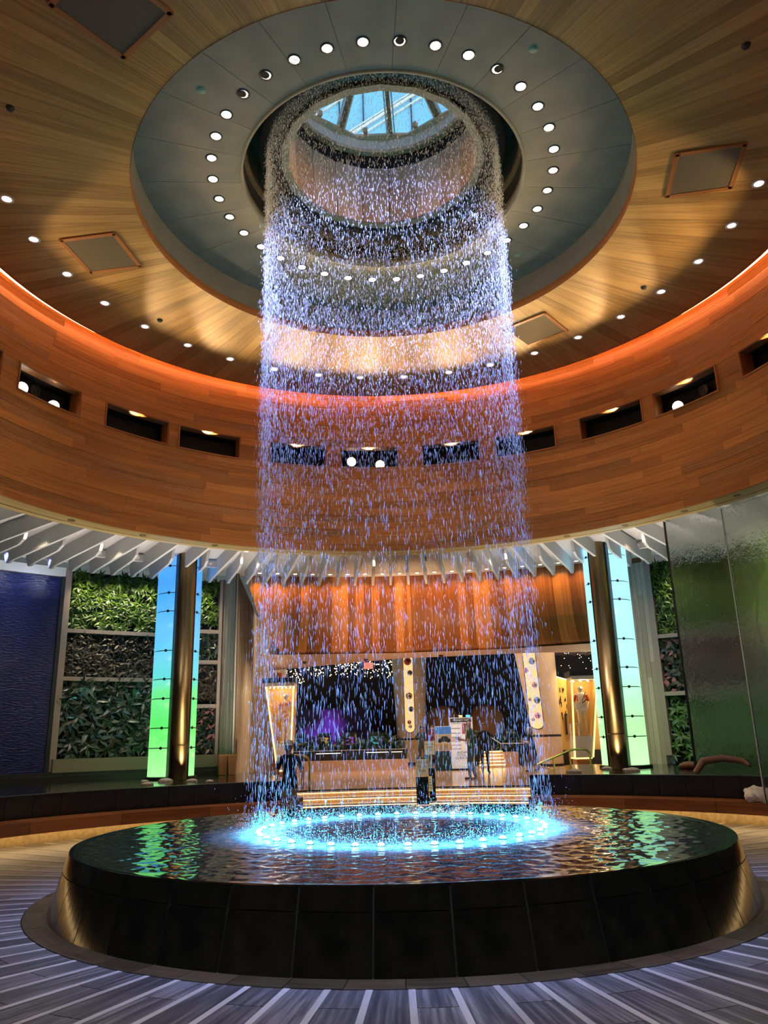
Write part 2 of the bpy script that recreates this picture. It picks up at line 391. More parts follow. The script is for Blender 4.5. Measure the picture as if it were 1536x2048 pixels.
# skylight
M_glass, t, bb = newmat('clear glass')
t.nodes.remove(bb); L = t.links.new; out = t.nodes['Material Output']
tp = N(t, 'ShaderNodeBsdfTransparent'); tp.inputs[0].default_value = (.90, .97, 1, 1); gl = N(t, 'ShaderNodeBsdfGlossy'); gl.inputs['Roughness'].default_value = .03
fr = N(t, 'ShaderNodeFresnel'); fr.inputs[0].default_value = 1.45; mx = N(t, 'ShaderNodeMixShader')
L(fr.outputs[0], mx.inputs[0]); L(tp.outputs[0], mx.inputs[1]); L(gl.outputs[0], mx.inputs[2]); L(mx.outputs[0], out.inputs[0])
wn = struct(MB().lathe([(1.36, 11.05), (1.6, 11.05), (1.6, 11.12), (1.40, 11.12), (1.36, 11.05)], n=10).build('window_1', M_cream), 'conical glazed skylight')
apex = Vector((0, 0, 12.7))
for k in range(10):
    a = 83.5 + 36 * k; p0 = Vector(P(1.40, a, 11.1)); p1 = Vector(P(1.40, a + 36, 11.1))
    MB().face([p0 + Vector((0, 0, .03)), p1 + Vector((0, 0, .03)), apex]).build('pane', M_glass, wn)
    d = (apex - p0).normalized(); side = Vector((-math.sin(math.radians(a)), math.cos(math.radians(a)), 0)); nn = d.cross(side)
    def bar(w, h, off, m, nm):
        q = []
        for e in (p0, apex):
            for sx, sy in ((-1, 0), (1, 0), (1, 1), (-1, 1)): q.append(e + side * (off + sx * w / 2) - nn * (sy * h) * (1 if nn.z > 0 else -1))
        MB().hexa(q).build(nm, m, wn)
    bar(.062, .09, 0, M_bronze, 'mullion'); bar(.022, .05, .062, M_white, 'glazing_bar'); bar(.022, .05, -.062, M_white, 'glazing_bar')
    MB().box(tuple((p0 + p1) / 2 + Vector((0, 0, .05))), (.07, .07, .09), math.radians(a)).build('bracket', M_cream, wn)
# hotel tower seen through the skylight
M_tower = noisy('tower glass', (.20, .52, .72), (.24, .57, .77), .08, .5)
tw = empty('glass_tower', (0, 52, 0), 'pale blue glass tower with diagonal white ledges seen through the skylight', 'building')
MB().box((0, 58, 60), (90, 12, 120)).build('facade', M_tower, tw)
for k in range(-14, 15):
    MB().box((k * 2.3 + .6, 51.92, 66), (.1, .2, 108)).build('joint', M_dark, tw)
for k in range(-3, 10):
    for dz in (0, .75, 1.25):
        zc = 35.5 + k * 5.6 + dz; h = 23; t_ = .34 if dz == .75 else .16
        MB().hexa([(-32, 51.75, zc - h), (32, 51.75, zc + h), (32, 51.98, zc + h), (-32, 51.98, zc - h), (-32, 51.75, zc - h + t_), (32, 51.75, zc + h + t_), (32, 51.98, zc + h + t_), (-32, 51.98, zc - h + t_)]).build('ledge', M_white, tw)

# ---- drum wall
RW = 6.2
NICHE = [(177.0, 165.4), (161.8, 150.0), (145.0, 133.1), (131.0, 119.3), (113.5, 102.7), (99.8, 88.6), (83.9, 72.7), (69.6, 58.1), (53.2, 41.4), (39.0, 27.0), (22.2, 10.6), (6.8, -4.8)]
ZN0, ZN1 = 7.0, 7.45
dr = struct(MB().lathe([(RW + .03, 5.2), (RW + .03, ZN0), (RW + .45, ZN0)], -35, 215, n=140).lathe([(RW + .03, 5.72), (RW + .03, ZN0), (RW + .45, ZN0)], 215, 325, n=60).build('wall_drum', M_black), 'round timber drum wall of horizontal boards')
MB().lathe([(RW + .45, ZN1), (RW + .03, ZN1), (RW + .03, 8.95), (RW + .4, 8.95)], n=180).build('upper_backing', M_black, dr)
NS_ = sorted(NICHE, key=lambda q: q[1])
gaps = [(NS_[i][0], NS_[i + 1][1]) for i in range(len(NS_) - 1)] + [(NS_[-1][0], NS_[0][1] + 360)]
b = MB()
for a0, a1 in gaps: b.sector(RW + .03, RW + .44, ZN0, ZN1, a0 + .35, a1 - .35, max(2, int((a1 - a0) / 4)))
b.build('pier_backing', M_black, dr)
MB().lathe([(RW + .01, 5.73), (RW + .01, 8.9)], 188.5, 351.5, 90).build('near_lining', M_drum, dr, True)
MB().lathe([(RW + .44, ZN0 - .05), (RW + .44, ZN1 + .05)], n=120).build('dark_liner', M_black, dr, True)
# boards
BA0, BA1 = -8, 188
rowz = [5.2 + .15 * i for i in range(12)] + [7.0, 7.15, 7.30] + [7.45 + .15 * i for i in range(9)]
cnt = 0
for ri, z in enumerate(rowz):
    h = .15
    if 11 < ri < 15:
        segs = [(max(g0 + .18, BA0), min(g1 - .18, BA1)) for g0, g1 in gaps if g0 < BA1 and g1 > BA0]
    else:
        segs = []; a = BA0 - random.uniform(0, 12)
        while a < BA1:
            l = random.choice((12, 15, 18, 21, 24)); segs.append((max(a, BA0), min(a + l, BA1))); a += l
    for a0, a1 in segs:
        if a1 - a0 < .5: continue
        th = random.uniform(-.002, .002)
        MB().sector(RW + th, RW + .035, z + .0015, z + h - .0015, a0 + .012, a1 - .012, max(2, int((a1 - a0) / 2))).build('drum_board', M_drumr if random.random() < .16 else M_drum, dr, False); cnt += 1
for i, (a1, a0) in enumerate(NICHE):
    nb = MB()   # reveal: sill, head, two cheeks
    D_ = .17
    nb.sector(RW, RW + D_, ZN0, ZN0 + .012, a0, a1, 4); nb.sector(RW, RW + D_, ZN1 - .012, ZN1, a0, a1, 4)
    nb.sector(RW, RW + D_ + .1, ZN0, ZN1, a0 - .02, a0 + .12, 1); nb.sector(RW, RW + D_ + .1, ZN0, ZN1, a1 - .12, a1 + .02, 1)
    no = nb.build('niche', M_trimw, dr)
    fb = MB()
    fb.sector(RW - .018, RW + .02, ZN0 - .022, ZN0 + .004, a0 - .2, a1 + .2, 5); fb.sector(RW - .018, RW + .02, ZN1 - .004, ZN1 + .018, a0 - .2, a1 + .2, 5)
    fb.sector(RW - .018, RW + .02, ZN0, ZN1, a0 - .2, a0 + .04, 1); fb.sector(RW - .018, RW + .02, ZN0, ZN1, a1 - .04, a1 + .2, 1)
    fb.build('niche_frame', M_trimw, no)
# cove strip behind the ceiling edge, drum lid
struct(MB().lathe([(6.02, 8.60), (6.06, 8.60), (6.06, 8.63), (6.02, 8.63), (6.02, 8.60)], n=120).build('trim_5', M_cove), 'glowing orange cove strip above the ceiling edge')
struct(MB().lathe([(5.6, 8.75), (6.25, 8.75)], n=96).build('ceiling', M_trimw), 'cove lid')
struct(MB().lathe([(1.9, 10.0), (6.95, 10.0), (6.95, 5.9)], n=96).build('wall_outer', M_dark), 'hidden outer shell of the drum')
# soffit
so = struct(MB().lathe([(RW - .002, 5.2), (6.62, 5.235)], -35, 215, n=120).lathe([(RW - .002, 5.72), (6.86, 5.74)], 215, 325, n=60).build('trim_6', M_soff), 'pale timber soffit under the drum')
MB().lathe([(6.62, 5.235), (6.62, 5.27), (6.65, 5.27), (6.65, 5.238)], -35, 215, n=120).build('groove', M_black, so)
MB().lathe([(6.65, 5.238), (6.86, 5.258), (6.86, 6.02)], -35, 215, n=120).lathe([(6.86, 5.74), (6.86, 6.02)], 215, 325, n=50).build('soffit_rim', M_soff, so)

# ---- white ceiling with fins
wc = struct(MB().lathe([(6.86, 6.0), (12.9, 6.0)], n=120).build('ceiling', M_white), 'white ceiling with radial fins')
def fin(r0):
    prof = [(r0, 5.999), (r0 + .10, 5.74), (r0 + .35, 5.66), (11.65, 5.62), (11.86, 5.585), (12.0, 5.60), (12.10, 5.72), (12.16, 5.85), (12.18, 5.999)]
    b = MB(); th = .03
    for s_ in (-1, 1): b.face([(r, s_ * th, z) for r, z in (prof if s_ > 0 else prof[::-1])])
    for i in range(len(prof) - 1):
        (r, z), (q, y) = prof[i], prof[i + 1]; b.face([(r, -th, z), (q, -th, y), (q, th, y), (r, th, z)])
    return b.mesh('ceiling_fin')
f_long, f_short = fin(7.1), fin(10.0)
for me, par in ((f_long, 0), (f_short, 1)):
    instances('ceiling_fin', me, M_fin, wc, [RZ(90.5 + 2.36 * k) for k in range(-30, 31) if k % 2 == par])
struct(MB().lathe([(12.85, 6.0), (12.85, 6.7)], n=96).build('trim_7', M_white), 'white edge of the fin ceiling')

# ---- outer room shell
struct(MB().hexa([(-17, -15, -.4), (-16.8, -15, -.4), (-16.8, 42, -.4), (-17, 42, -.4), (-17, -15, 7), (-16.8, -15, 7), (-16.8, 42, 7), (-17, 42, 7)]).build('wall_left', M_dark))
struct(MB().hexa([(16.8, -15, -.4), (17, -15, -.4), (17, 42, -.4), (16.8, 42, -.4), (16.8, -15, 7), (17, -15, 7), (17, 42, 7), (16.8, 42, 7)]).build('wall_right', M_dark))
M_backwall = noisy('casino wall', (.012, .006, .008), (.05, .022, .016), .6, .6)
struct(MB().box((0, 41.9, 3.3), (34, .2, 7.4)).build('wall_back', M_backwall))
M_front = mat('lobby wall behind', (.2, .13, .08), .5)
struct(MB().box((0, -15, 3.3), (34, .2, 7.4)).build('wall_front', M_front))
b = MB()
ring = [P(12.9, 360 * i / 64, 6.7) for i in range(64)]
def sq(a):
    c, s_ = math.cos(a), math.sin(a); k = 60 / max(abs(c), abs(s_)); return (max(-17, min(17, c * k)), max(-15, min(42, s_ * k)), 6.7)
b.quadgrid([ring, [sq(2 * PI * i / 64) for i in range(64)]], [[(0, 0)] * 64] * 2, True)
struct(b.build('ceiling', M_backwall), 'dark ceiling of the casino')

# ================================================================== FOUNTAIN
fo = empty('fountain', (0, 0, 0), 'large round black stone fountain basin with sloping tiled side', 'fountain')
MB().lathe([(3.57, 0), (3.465, .381), (3.42, .53), (3.40, .50), (2.0, .42), (.01, .42)], n=164).build('basin', M_grout, fo)
TS = 360 / 41
lo = MB().lathe([(3.587, .002), (3.480, .377)], -TS / 2 + .10, TS / 2 - .10, 6).mesh('side_tile')
up = MB().lathe([(3.479, .386), (3.435, .535), (3.428, .5415), (3.40, .5415)], -TS / 2 + .10, TS / 2 - .10, 6).mesh('rim_tile')
instances('side_tile', lo, M_tile, fo, [RZ(-93.4 + TS / 2 + TS * k) for k in range(41)])
instances('rim_tile', up, M_tile, fo, [RZ(-93.4 + TS / 2 + TS * k) for k in range(41)])

# water surface: rippled sheet
M_water, t, bb = newmat('dark water'); L = t.links.new
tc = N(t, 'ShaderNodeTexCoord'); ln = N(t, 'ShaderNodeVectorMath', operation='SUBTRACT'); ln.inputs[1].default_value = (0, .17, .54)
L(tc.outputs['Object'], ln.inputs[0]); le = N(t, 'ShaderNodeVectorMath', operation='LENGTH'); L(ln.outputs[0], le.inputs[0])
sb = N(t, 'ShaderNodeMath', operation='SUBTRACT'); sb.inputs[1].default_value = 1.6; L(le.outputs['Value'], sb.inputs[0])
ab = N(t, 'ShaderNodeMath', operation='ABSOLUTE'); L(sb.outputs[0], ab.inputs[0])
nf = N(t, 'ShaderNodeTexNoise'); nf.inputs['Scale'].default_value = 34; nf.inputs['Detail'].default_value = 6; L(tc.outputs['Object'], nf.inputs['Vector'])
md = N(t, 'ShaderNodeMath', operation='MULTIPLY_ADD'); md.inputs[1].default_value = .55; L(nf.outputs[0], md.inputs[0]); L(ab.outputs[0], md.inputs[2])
fr_ = ramp(t, [(.26, (.30, .50, .54)), (.44, (.17, .32, .36)), (.62, (.05, .10, .115)), (.92, (.004, .006, .007))]); L(md.outputs[0], fr_.inputs[0]); L(fr_.outputs[0], bb.inputs['Base Color'])  # foam near the ring; the lamps' cyan glow is tinted into its colour
bb.inputs['Roughness'].default_value = .06; bb.inputs['IOR'].default_value = 1.36
gx = np.arange(-3.43, 3.431, .021); X, Y = np.meshgrid(gx, gx, indexing='ij'); R_ = np.hypot(X, Y)
Zs = np.zeros_like(X)
for i in range(60):
    th = rng.uniform(0, 2 * PI); lam = rng.choice([.065, .085, .11, .14, .18, .26]) * rng.uniform(.85, 1.2); k = 2 * PI / lam
    Zs += .0125 * lam * .17 * np.cos(k * (X * math.cos(th) + Y * math.sin(th)) + rng.uniform(0, 6.28))
Rc = np.hypot(X, Y - .17)
for lam in (.13, .21):
    Zs += .0011 * np.cos(2 * PI * (Rc - 1.6) / lam) * np.exp(-np.abs(Rc - 1.6) / 1.1)
Zs *= np.clip((3.44 - R_) / .25, 0.05, 1) * 1.15
idx = -np.ones(X.shape, int); ok = R_ <= 3.415; idx[ok] = np.arange(ok.sum())
V = np.stack([X[ok], Y[ok], .5365 + Zs[ok]], -1)
q = np.stack([idx[:-1, :-1], idx[1:, :-1], idx[1:, 1:], idx[:-1, 1:]], -1).reshape(-1, 4); q = q[(q >= 0).all(1)]
wt = tag(raw('fountain_water', V, q, M_water, None, True), 'dark rippling water filling the round black fountain', 'water')
# thin overflowing skirt between sheet and rim
rs = [3.36, 3.40, 3.43]
MB().lathe([(3.33, .5345), (3.40, .5425), (3.432, .5425)], n=164).build('water_edge', M_water, wt, True)

# falling water
M_drop, t, bb = newmat('falling water')
bb.inputs['Base Color'].default_value = (.72, .80, .92, 1); bb.inputs['Roughness'].default_value = .15
bb.inputs['IOR'].default_value = 1.33
L = t.links.new; out = t.nodes['Material Output']; tr_ = N(t, 'ShaderNodeBsdfTranslucent'); tr_.inputs[0].default_value = (.8, .87, .95, 1)
mx = N(t, 'ShaderNodeMixShader'); mx.inputs[0].default_value = .5; L(bb.outputs[0], mx.inputs[1]); L(tr_.outputs[0], mx.inputs[2]); tq_ = N(t, 'ShaderNodeBsdfTransparent'); m2 = N(t, 'ShaderNodeMixShader'); m2.inputs[0].default_value = .45; L(mx.outputs[0], m2.inputs[1]); L(tq_.outputs[0], m2.inputs[2]); L(m2.outputs[0], out.inputs[0])
def drops(n, name, parent=None):
    H0, Hb = 9.44, .55; g = 9.81; T = math.sqrt(2 * (H0 - Hb) / g + .04)
    tt = rng.uniform(0, 1, n) * T; v0 = .9
    z = H0 - v0 * tt - .5 * g * tt ** 2 * .93; v = v0 + g * tt
    keep = (z > Hb + .05) & (rng.random(n) < np.clip(.42 + (z - 3.4) * .16, .42, 1)); tt, z, v = tt[keep], z[keep], v[keep]; n = len(z)
    lines = rng.integers(0, 420, n); az = lines / 420 * 2 * PI + rng.normal(0, .006, n)
    fr = (H0 - z) / 9
    r = 1.62 + rng.normal(0, 1, n) * (.018 + .05 * fr) + np.where(rng.random(n) < .05, rng.normal(0, .12, n), 0) * fr ** .5
    ln = (.018 + .0048 * v) * rng.uniform(.5, 1.5, n); wd = rng.uniform(.0015, .0036, n) * (1 + .25 * rng.random(n))
    c = np.stack([r * np.cos(az), .17 * fr + r * np.sin(az), z], -1)
    base = np.array([[1, 0, .15], [-.5, .87, .15], [-.5, -.87, .15], [0, 0, 1], [0, 0, -1]])
    vv = c[:, None] + base[None] * np.stack([wd, wd, ln / 2], -1)[:, None]
    tilt = rng.normal(0, .012, (n, 2)); vv[..., 0] += base[None, :, 2] * (ln * tilt[:, 0])[:, None]; vv[..., 1] += base[None, :, 2] * (ln * tilt[:, 1])[:, None]
    ft = np.array([[0, 1, 3], [1, 2, 3], [2, 0, 3], [1, 0, 4], [2, 1, 4], [0, 2, 4]])
    f = (ft[None] + (np.arange(n) * 5)[:, None, None]).reshape(-1, 3)
    return raw(name, vv.reshape(-1, 3), f, M_drop, parent, False)
cur = tag(drops(80000, 'water_curtain'), 'round curtain of falling water drops lit blue above and cyan below', 'waterfall', kind='stuff')
# splash at the foot
n = 9000; az = rng.uniform(0, 2 * PI, n); hh = rng.exponential(.10, n); rr = 1.62 + rng.normal(0, .13, n) + rng.normal(0, .25, n) * hh
c = np.stack([rr * np.cos(az), .17 + rr * np.sin(az), .555 + hh * .8], -1); sz = rng.uniform(.0025, .006, n)
base = np.array([[1, 0, 0], [-.5, .87, 0], [-.5, -.87, 0], [0, 0, 1.3], [0, 0, -1.3]]); vv = c[:, None] + base[None] * sz[:, None, None]
ft = np.array([[0, 1, 3], [1, 2, 3], [2, 0, 3], [1, 0, 4], [2, 1, 4], [0, 2, 4]]); f = (ft[None] + (np.arange(n) * 5)[:, None, None]).reshape(-1, 3)
tag(raw('splash', vv.reshape(-1, 3), f, M_drop), 'fine spray splashing up where the water curtain meets the pool', 'splash', kind='stuff')
# ring of cyan lamps in the water
M_cy = emit('cyan pool lamp', (.4, .98, 1), 5)
pl_me = MB().lathe([(.036, .002), (.032, .020), (.018, .031), (.001, .034)], n=14).mesh('lens', True); pb_me = MB().lathe([(.036, 0), (.046, 0), (.046, .006), (.036, .008)], n=14).mesh('collar')
for k in range(40):
    p = P(1.60, 9 * k + 2, 0); loc = (p[0], p[1] + .17, .545)
    e = empty('pool_lamp', loc, 'small cyan lamp in the ring of lights at the foot of the water curtain', 'lamp', 'cyan lamps in the fountain')
    link('lens', pl_me, M_cy, e, Matrix.Translation(loc)); link('collar', pb_me, M_dark, e, Matrix.Translation(loc))
    lamp('SPOT', 'foam_fill', (loc[0], loc[1], loc[2] + .24), 21, CYAN, .03, target=(loc[0], loc[1], 0), spot=124, blend=.9, parent=e)  # unseen spot added above each lamp to light the foam cyan
    lamp('SPOT', 'pool_beam', (loc[0], loc[1], loc[2] + .03), 24, CYAN, .03, target=(loc[0], loc[1], 5), spot=60, blend=1, parent=e)

# ================================================================== CEILING FITTINGS
# 36 downlights in the grey ring
ring_me = MB().lathe([(.062, 0), (.085, 0), (.085, .03), (.062, .05), (.062, 0)], n=20).mesh('trim_ring', True)
len_me = MB().disc((0, 0, .012), (0, 0, -1), .062, .008, 16).mesh('lens')
crs = MB().disc((0, 0, 0), (0, 0, -1), .051, .004, 18).mesh('shade')
for k in range(36):
    a = 105.6 - 10 * k + 0
    loc = P(2.371, a, 9.026); dark = k in (0, 35, 34, 33) and False
    px = a % 360
    turned = min(abs(px - q) for q in (226, 236, 276, 306)) < 5
    e = empty('ring_downlight', loc, 'small recessed downlight turned half away, dark crescent over its lens, in the grey ceiling ring' if turned else 'small glowing round downlight in the ring on the grey ceiling', 'downlight', 'turned downlights of the grey ring' if turned else 'glowing downlights of the grey ring')
    T = Matrix.Translation(loc)
    link('trim_ring', ring_me, M_dark, e, T); link('lens', len_me, M_lens, e, T)
    if turned: link('shade', crs, M_black, e, Matrix.Translation(Vector((loc[0], loc[1], loc[2] - .004)) + Vector(P(.017, a, 0))))
    lamp('SPOT', 'downlight', (loc[0], loc[1], loc[2] - .03), 1250, BLUE, .05, target=P(1.5, a, 7.0), spot=34, blend=1, parent=e)
# downlights in the timber ceiling
wr_me = MB().lathe([(.062, 0), (.092, 0), (.092, .02), (.062, .04), (.062, 0)], n=20).mesh('trim_ring', True)
for az_ in (-172.9, 177.2, 167.1, 156.9, 136.5, 126.5, 116.2, 106.1, 86.6, 76.2, 56.3, 46.0, 35.6, 25.4, -5.0):
    loc = P(5.03, az_, 8.496); T = Matrix.Translation(loc)
    e = empty('timber_downlight', loc, 'small warm white downlight in the outer ring of the timber ceiling', 'downlight', 'warm downlights of the timber ceiling')
    link('trim_ring', wr_me, M_white, e, T); link('lens', len_me, M_lensw, e, T)
    lamp('SPOT', 'downlight', (loc[0], loc[1], loc[2] - .03), 60, (1, .75, .5), .05, target=(loc[0], loc[1], 0), spot=85, blend=.9, parent=e)
for az_ in (146.8, 96.5, 66.6, 15.2, 5.1):
    loc = P(5.03, az_, 8.496); T = Matrix.Translation(loc)
    e = empty('cyan_downlight', loc, 'small downlight with a cyan lens in the outer ring of the timber ceiling', 'downlight', 'cyan downlights of the timber ceiling')
    link('trim_ring', wr_me, M_dark, e, T); link('lens', len_me, M_lensc, e, T)
det = MB().lathe([(.001, -.03), (.035, -.03), (.05, 0), (.05, .004)], n=14).mesh('sensor', True)
for (x, y), m_, lb in (((-4.21, -2.15), M_dark, 'small dark round sensor on the left of the timber ceiling'), ((-3.89, 2.55), M_dark, 'tiny dark sensor beside the left cyan downlight'), ((3.9, -2.65), M_brassd, 'small metal sensor at the upper right of the timber ceiling'), ((4.21, 2.0), M_dark, 'tiny dark sensor beside a right hand downlight')):
    o = link('ceiling_sensor', det, None, None, Matrix.Translation((x, y, 8.497))); 
    if not det.materials: det.materials.append(M_dark)
    tag(o, lb, 'sensor', None)
gd = MB().lathe([(.001, -.006), (.05, -.006), (.055, 0)], n=16).mesh('cover_plate', True); gd.materials.append(M_lensg)
for (x, y), lb in (((-2.15, -1.77), 'small green round cover plate at left of the grey ceiling ring'), ((1.76, -2.19), 'round grey cover plate at the upper right of the grey ring'), ((2.16, 1.79), 'small round cover plate at the lower right of the grey ring')):
    tag(link('cover_plate', gd, None, None, Matrix.Translation((x, y, 9.028))), lb, 'cover plate')
smk = empty('smoke_detector', (-4.98, .3, 8.49), 'white smoke detector at the left edge of the timber ceiling', 'detector')
MB().lathe([(.001, -.06), (.05, -.055), (.07, -.02), (.075, .0)], n=16, c=(-5.22, .17)).build('cap', M_white, smk, True)
MB().lathe([(.075, 8.47), (.10, 8.49), (.10, 8.499)], n=16, c=(-5.22, .17)).build('base', M_white, smk, True)
smk.children[0].matrix_basis = Matrix.Translation((0, 0, 8.475))
# speaker grilles
for q, lb in (([(-3.19, -3.46), (-2.61, -3.87), (-2.08, -3.27), (-2.65, -2.81)], 'square speaker grille at the top left of the timber ceiling'),
              ([(-4.67, .21), (-3.80, .18), (-3.70, .95), (-4.54, 1.11)], 'square speaker grille at the left of the timber ceiling'),
              ([(3.68, -1.02), (4.55, -1.24), (4.67, -.37), (3.81, -.29)], 'square speaker grille at the right of the timber ceiling'),
              ([(2.13, 3.14), (2.64, 2.71), (3.27, 3.34), (2.59, 3.91)], 'square speaker grille behind the water curtain at lower right of the timber ceiling')):
    c = Vector((sum(p[0] for p in q) / 4, sum(p[1] for p in q) / 4, 8.49)); u_ = Vector((c.x, c.y, 0)).normalized(); v_ = Vector((-u_.y, u_.x, 0)); h = .42
    e = empty('ceiling_grille', tuple(c), lb, 'speaker grille', None)
    fb = MB()
    for sx, sy, dx, dy in ((1, 0, .03, h), (-1, 0, .03, h), (0, 1, h, .03), (0, -1, h, .03)):
        cc = c + u_ * (sx * (h - .015)) + v_ * (sy * (h - .015))
        fb.hexa([cc + u_ * (a * (dx if sx else h)) + v_ * (b_ * (dy if sy else h)) + Vector((0, 0, zz)) for zz in (-.016, .006) for a, b_ in ((-1, -1), (1, -1), (1, 1), (-1, 1))])
    fb.build('frame', M_trimw, e)
    MB().hexa([c + u_ * (a * (h - .04)) + v_ * (b_ * (h - .04)) + Vector((0, 0, zz)) for zz in (-.009, .005) for a, b_ in ((-1, -1), (1, -1), (1, 1), (-1, 1))]).build('cloth', M_grille, e)
# soffit spots
ss = MB().lathe([(.035, 0), (.062, 0), (.062, -.006), (.035, -.006), (.035, 0)], n=18).mesh('trim_ring'); sl_ = MB().disc((0, 0, .004), (0, 0, -1), .035, .004, 14).mesh('lens')
M_sl = mat('soffit lens', (.55, .42, .25), .3)
for k, (x, y) in enumerate(((-5.62, 3.48), (-4.71, 4.61), (-3.55, 5.53), (3.45, 5.58), (4.41, 4.87), (5.23, 3.99), (5.79, 3.10))):
    loc = (x * 6.42 / math.hypot(x, y), y * 6.42 / math.hypot(x, y), 5.212); T = Matrix.Translation(loc)
    e = empty('soffit_spot', loc, 'tiny round spot set in the pale soffit under the drum', 'downlight', 'spots in the drum soffit')
    link('trim_ring', ss, M_brassd, e, T); link('lens', sl_, M_sl, e, T)
    lamp('SPOT', 'spot', (loc[0], loc[1], loc[2] - .03), 32, (1, .74, .45), .04, target=(loc[0] * .93, loc[1] * .93, 0), spot=70, blend=.8, parent=e)
# stage lamps in the niches
for k, (az_, z, lb) in enumerate(((158.8, 7.20, 'left stage lamp in the far left wall niche'), (153.0, 7.13, 'right stage lamp in the far left wall niche'), (97.5, 7.22, 'left stage lamp in the wall niche behind the water'), (92.1, 7.15, 'right stage lamp in the wall niche behind the water'), (36.2, 7.16, 'single stage lamp in the right hand wall niche'))):
    p = Vector(P(6.46, az_, z)); d = (Vector((-1.5, -6, 5.0)) - p).normalized() if k in (1, 3, 4) else (Vector((1.5, -5, 6)) - p).normalized()
    e = empty('stage_lamp', tuple(p - Vector((0, 0, .13))), lb + ', glowing warm white', 'stage lamp')
    MB().tube([p - d * .2, p - d * .02, p], [.07, .105, .11], 16).build('housing', M_dark, e)
    MB().disc(p, d, .095, .012, 18, r2=.08).build('lens', M_lensw, e)
    MB().tube([p + Vector((0, 0, -.02)), p - d * .12 - Vector((0, 0, .19))], .015, 6).build('yoke', M_dark, e)
for az_, lb in ((156.3, 'dark stage lamp between the two lit ones at far left'), (31.5, 'dark unlit stage lamp in the right hand wall niche')):
    p = Vector(P(6.5, az_, 7.27)); d = Vector((-p.x, -p.y, -.5)).normalized(); e = empty('stage_lamp', tuple(p - Vector((0, 0, .2))), lb, 'stage lamp')
    MB().tube([p - d * .16, p], [.07, .1], 16).build('housing', M_dark, e); MB().lathe([(.08, 0), (.1, 0), (.1, .02), (.08, .02)], n=16).build('rim', M_dark, e).matrix_basis = Matrix.Translation(p) @ d.to_track_quat('Z', 'Y').to_matrix().to_4x4()
    MB().tube([p, p - d * .05 - Vector((0, 0, .25))], .015, 6).build('yoke', M_dark, e)
# downlights of the fin ceiling
ld = MB().lathe([(.05, 0), (.07, 0), (.07, -.008), (.05, -.008), (.05, 0)], n=16).mesh('trim_ring'); ll = MB().disc((0, 0, .002), (0, 0, -1), .05, .006, 14).mesh('lens')
for k in range(20):
    a = 107.45 - 2.27 * k; loc = P(12.35, a, 5.998); T = Matrix.Translation(loc)
    e = empty('canopy_downlight', loc, 'tiny warm downlight between fin tips above the timber canopy', 'downlight', 'row of downlights above the canopy')
    link('trim_ring', ld, M_white, e, T); link('lens', ll, M_lensw, e, T)
    lamp('SPOT', 'spot', (loc[0], loc[1], 5.93), 34, (1, .62, .33), .05, target=P(13.0, a, 4.0), spot=105, blend=.9, parent=e)
for a in (140.1, 130.6, 111.3, 93.0, 74.4, 55.0):
    loc = P(9.85, a, 5.996); T = Matrix.Translation(loc)
    e = empty('fin_downlight', loc, 'warm downlight at the inner end of a short white fin', 'downlight', 'downlights at the fin ends')
    link('trim_ring', ld, M_white, e, T); link('lens', ll, M_lensw, e, T)
    lamp('SPOT', 'spot', (loc[0], loc[1], 5.90), 120, (1, .78, .55), .05, target=(loc[0] * 1.12, loc[1] * 1.12, 2), spot=125, blend=.9, parent=e)
for a, lb in ((128.7, 'white emergency light box left of two under the fin ceiling'), (124.0, 'white emergency light box nearest the left column, outer side'), (114.6, 'white emergency light box right of the left column'), (56.7, 'white emergency light box beside the right column')):
    p = Vector(P(11.0, a, 5.88)); e = empty('emergency_light', tuple(p), lb, 'emergency light')
    MB().box(tuple(p), (.3, .12, .16), math.radians(a - 90)).build('housing', M_white, e)
    for s_ in (-1, 1):
        q_ = p + Vector((-math.sin(math.radians(a)), math.cos(math.radians(a)), 0)) * (.09 * s_) - Vector((math.cos(math.radians(a)), math.sin(math.radians(a)), 0)) * .07
        MB().disc(q_, Vector((-math.cos(math.radians(a)), -math.sin(math.radians(a)), -.4)), .045, .04, 12).build('head', M_white, e)
for a, lb in ((122.6, 'black slot air vent in the white ceiling at left'), (85.8, 'black slot air vent in the white ceiling behind the water'), (57.6, 'black slot air vent in the white ceiling at right')):
    e = empty('slot_vent', P(9.6, a, 5.99), lb, 'air vent')
    for s_ in (-1, 1): MB().sector(8.6, 10.8, 5.985, 5.999, a + s_ * .22 - .1, a + s_ * .22 + .1, 1).build('slot', M_black, e)
    MB().sector(8.58, 10.82, 5.99, 6.0, a - .4, a + .4, 1).build('frame', M_dark, e)

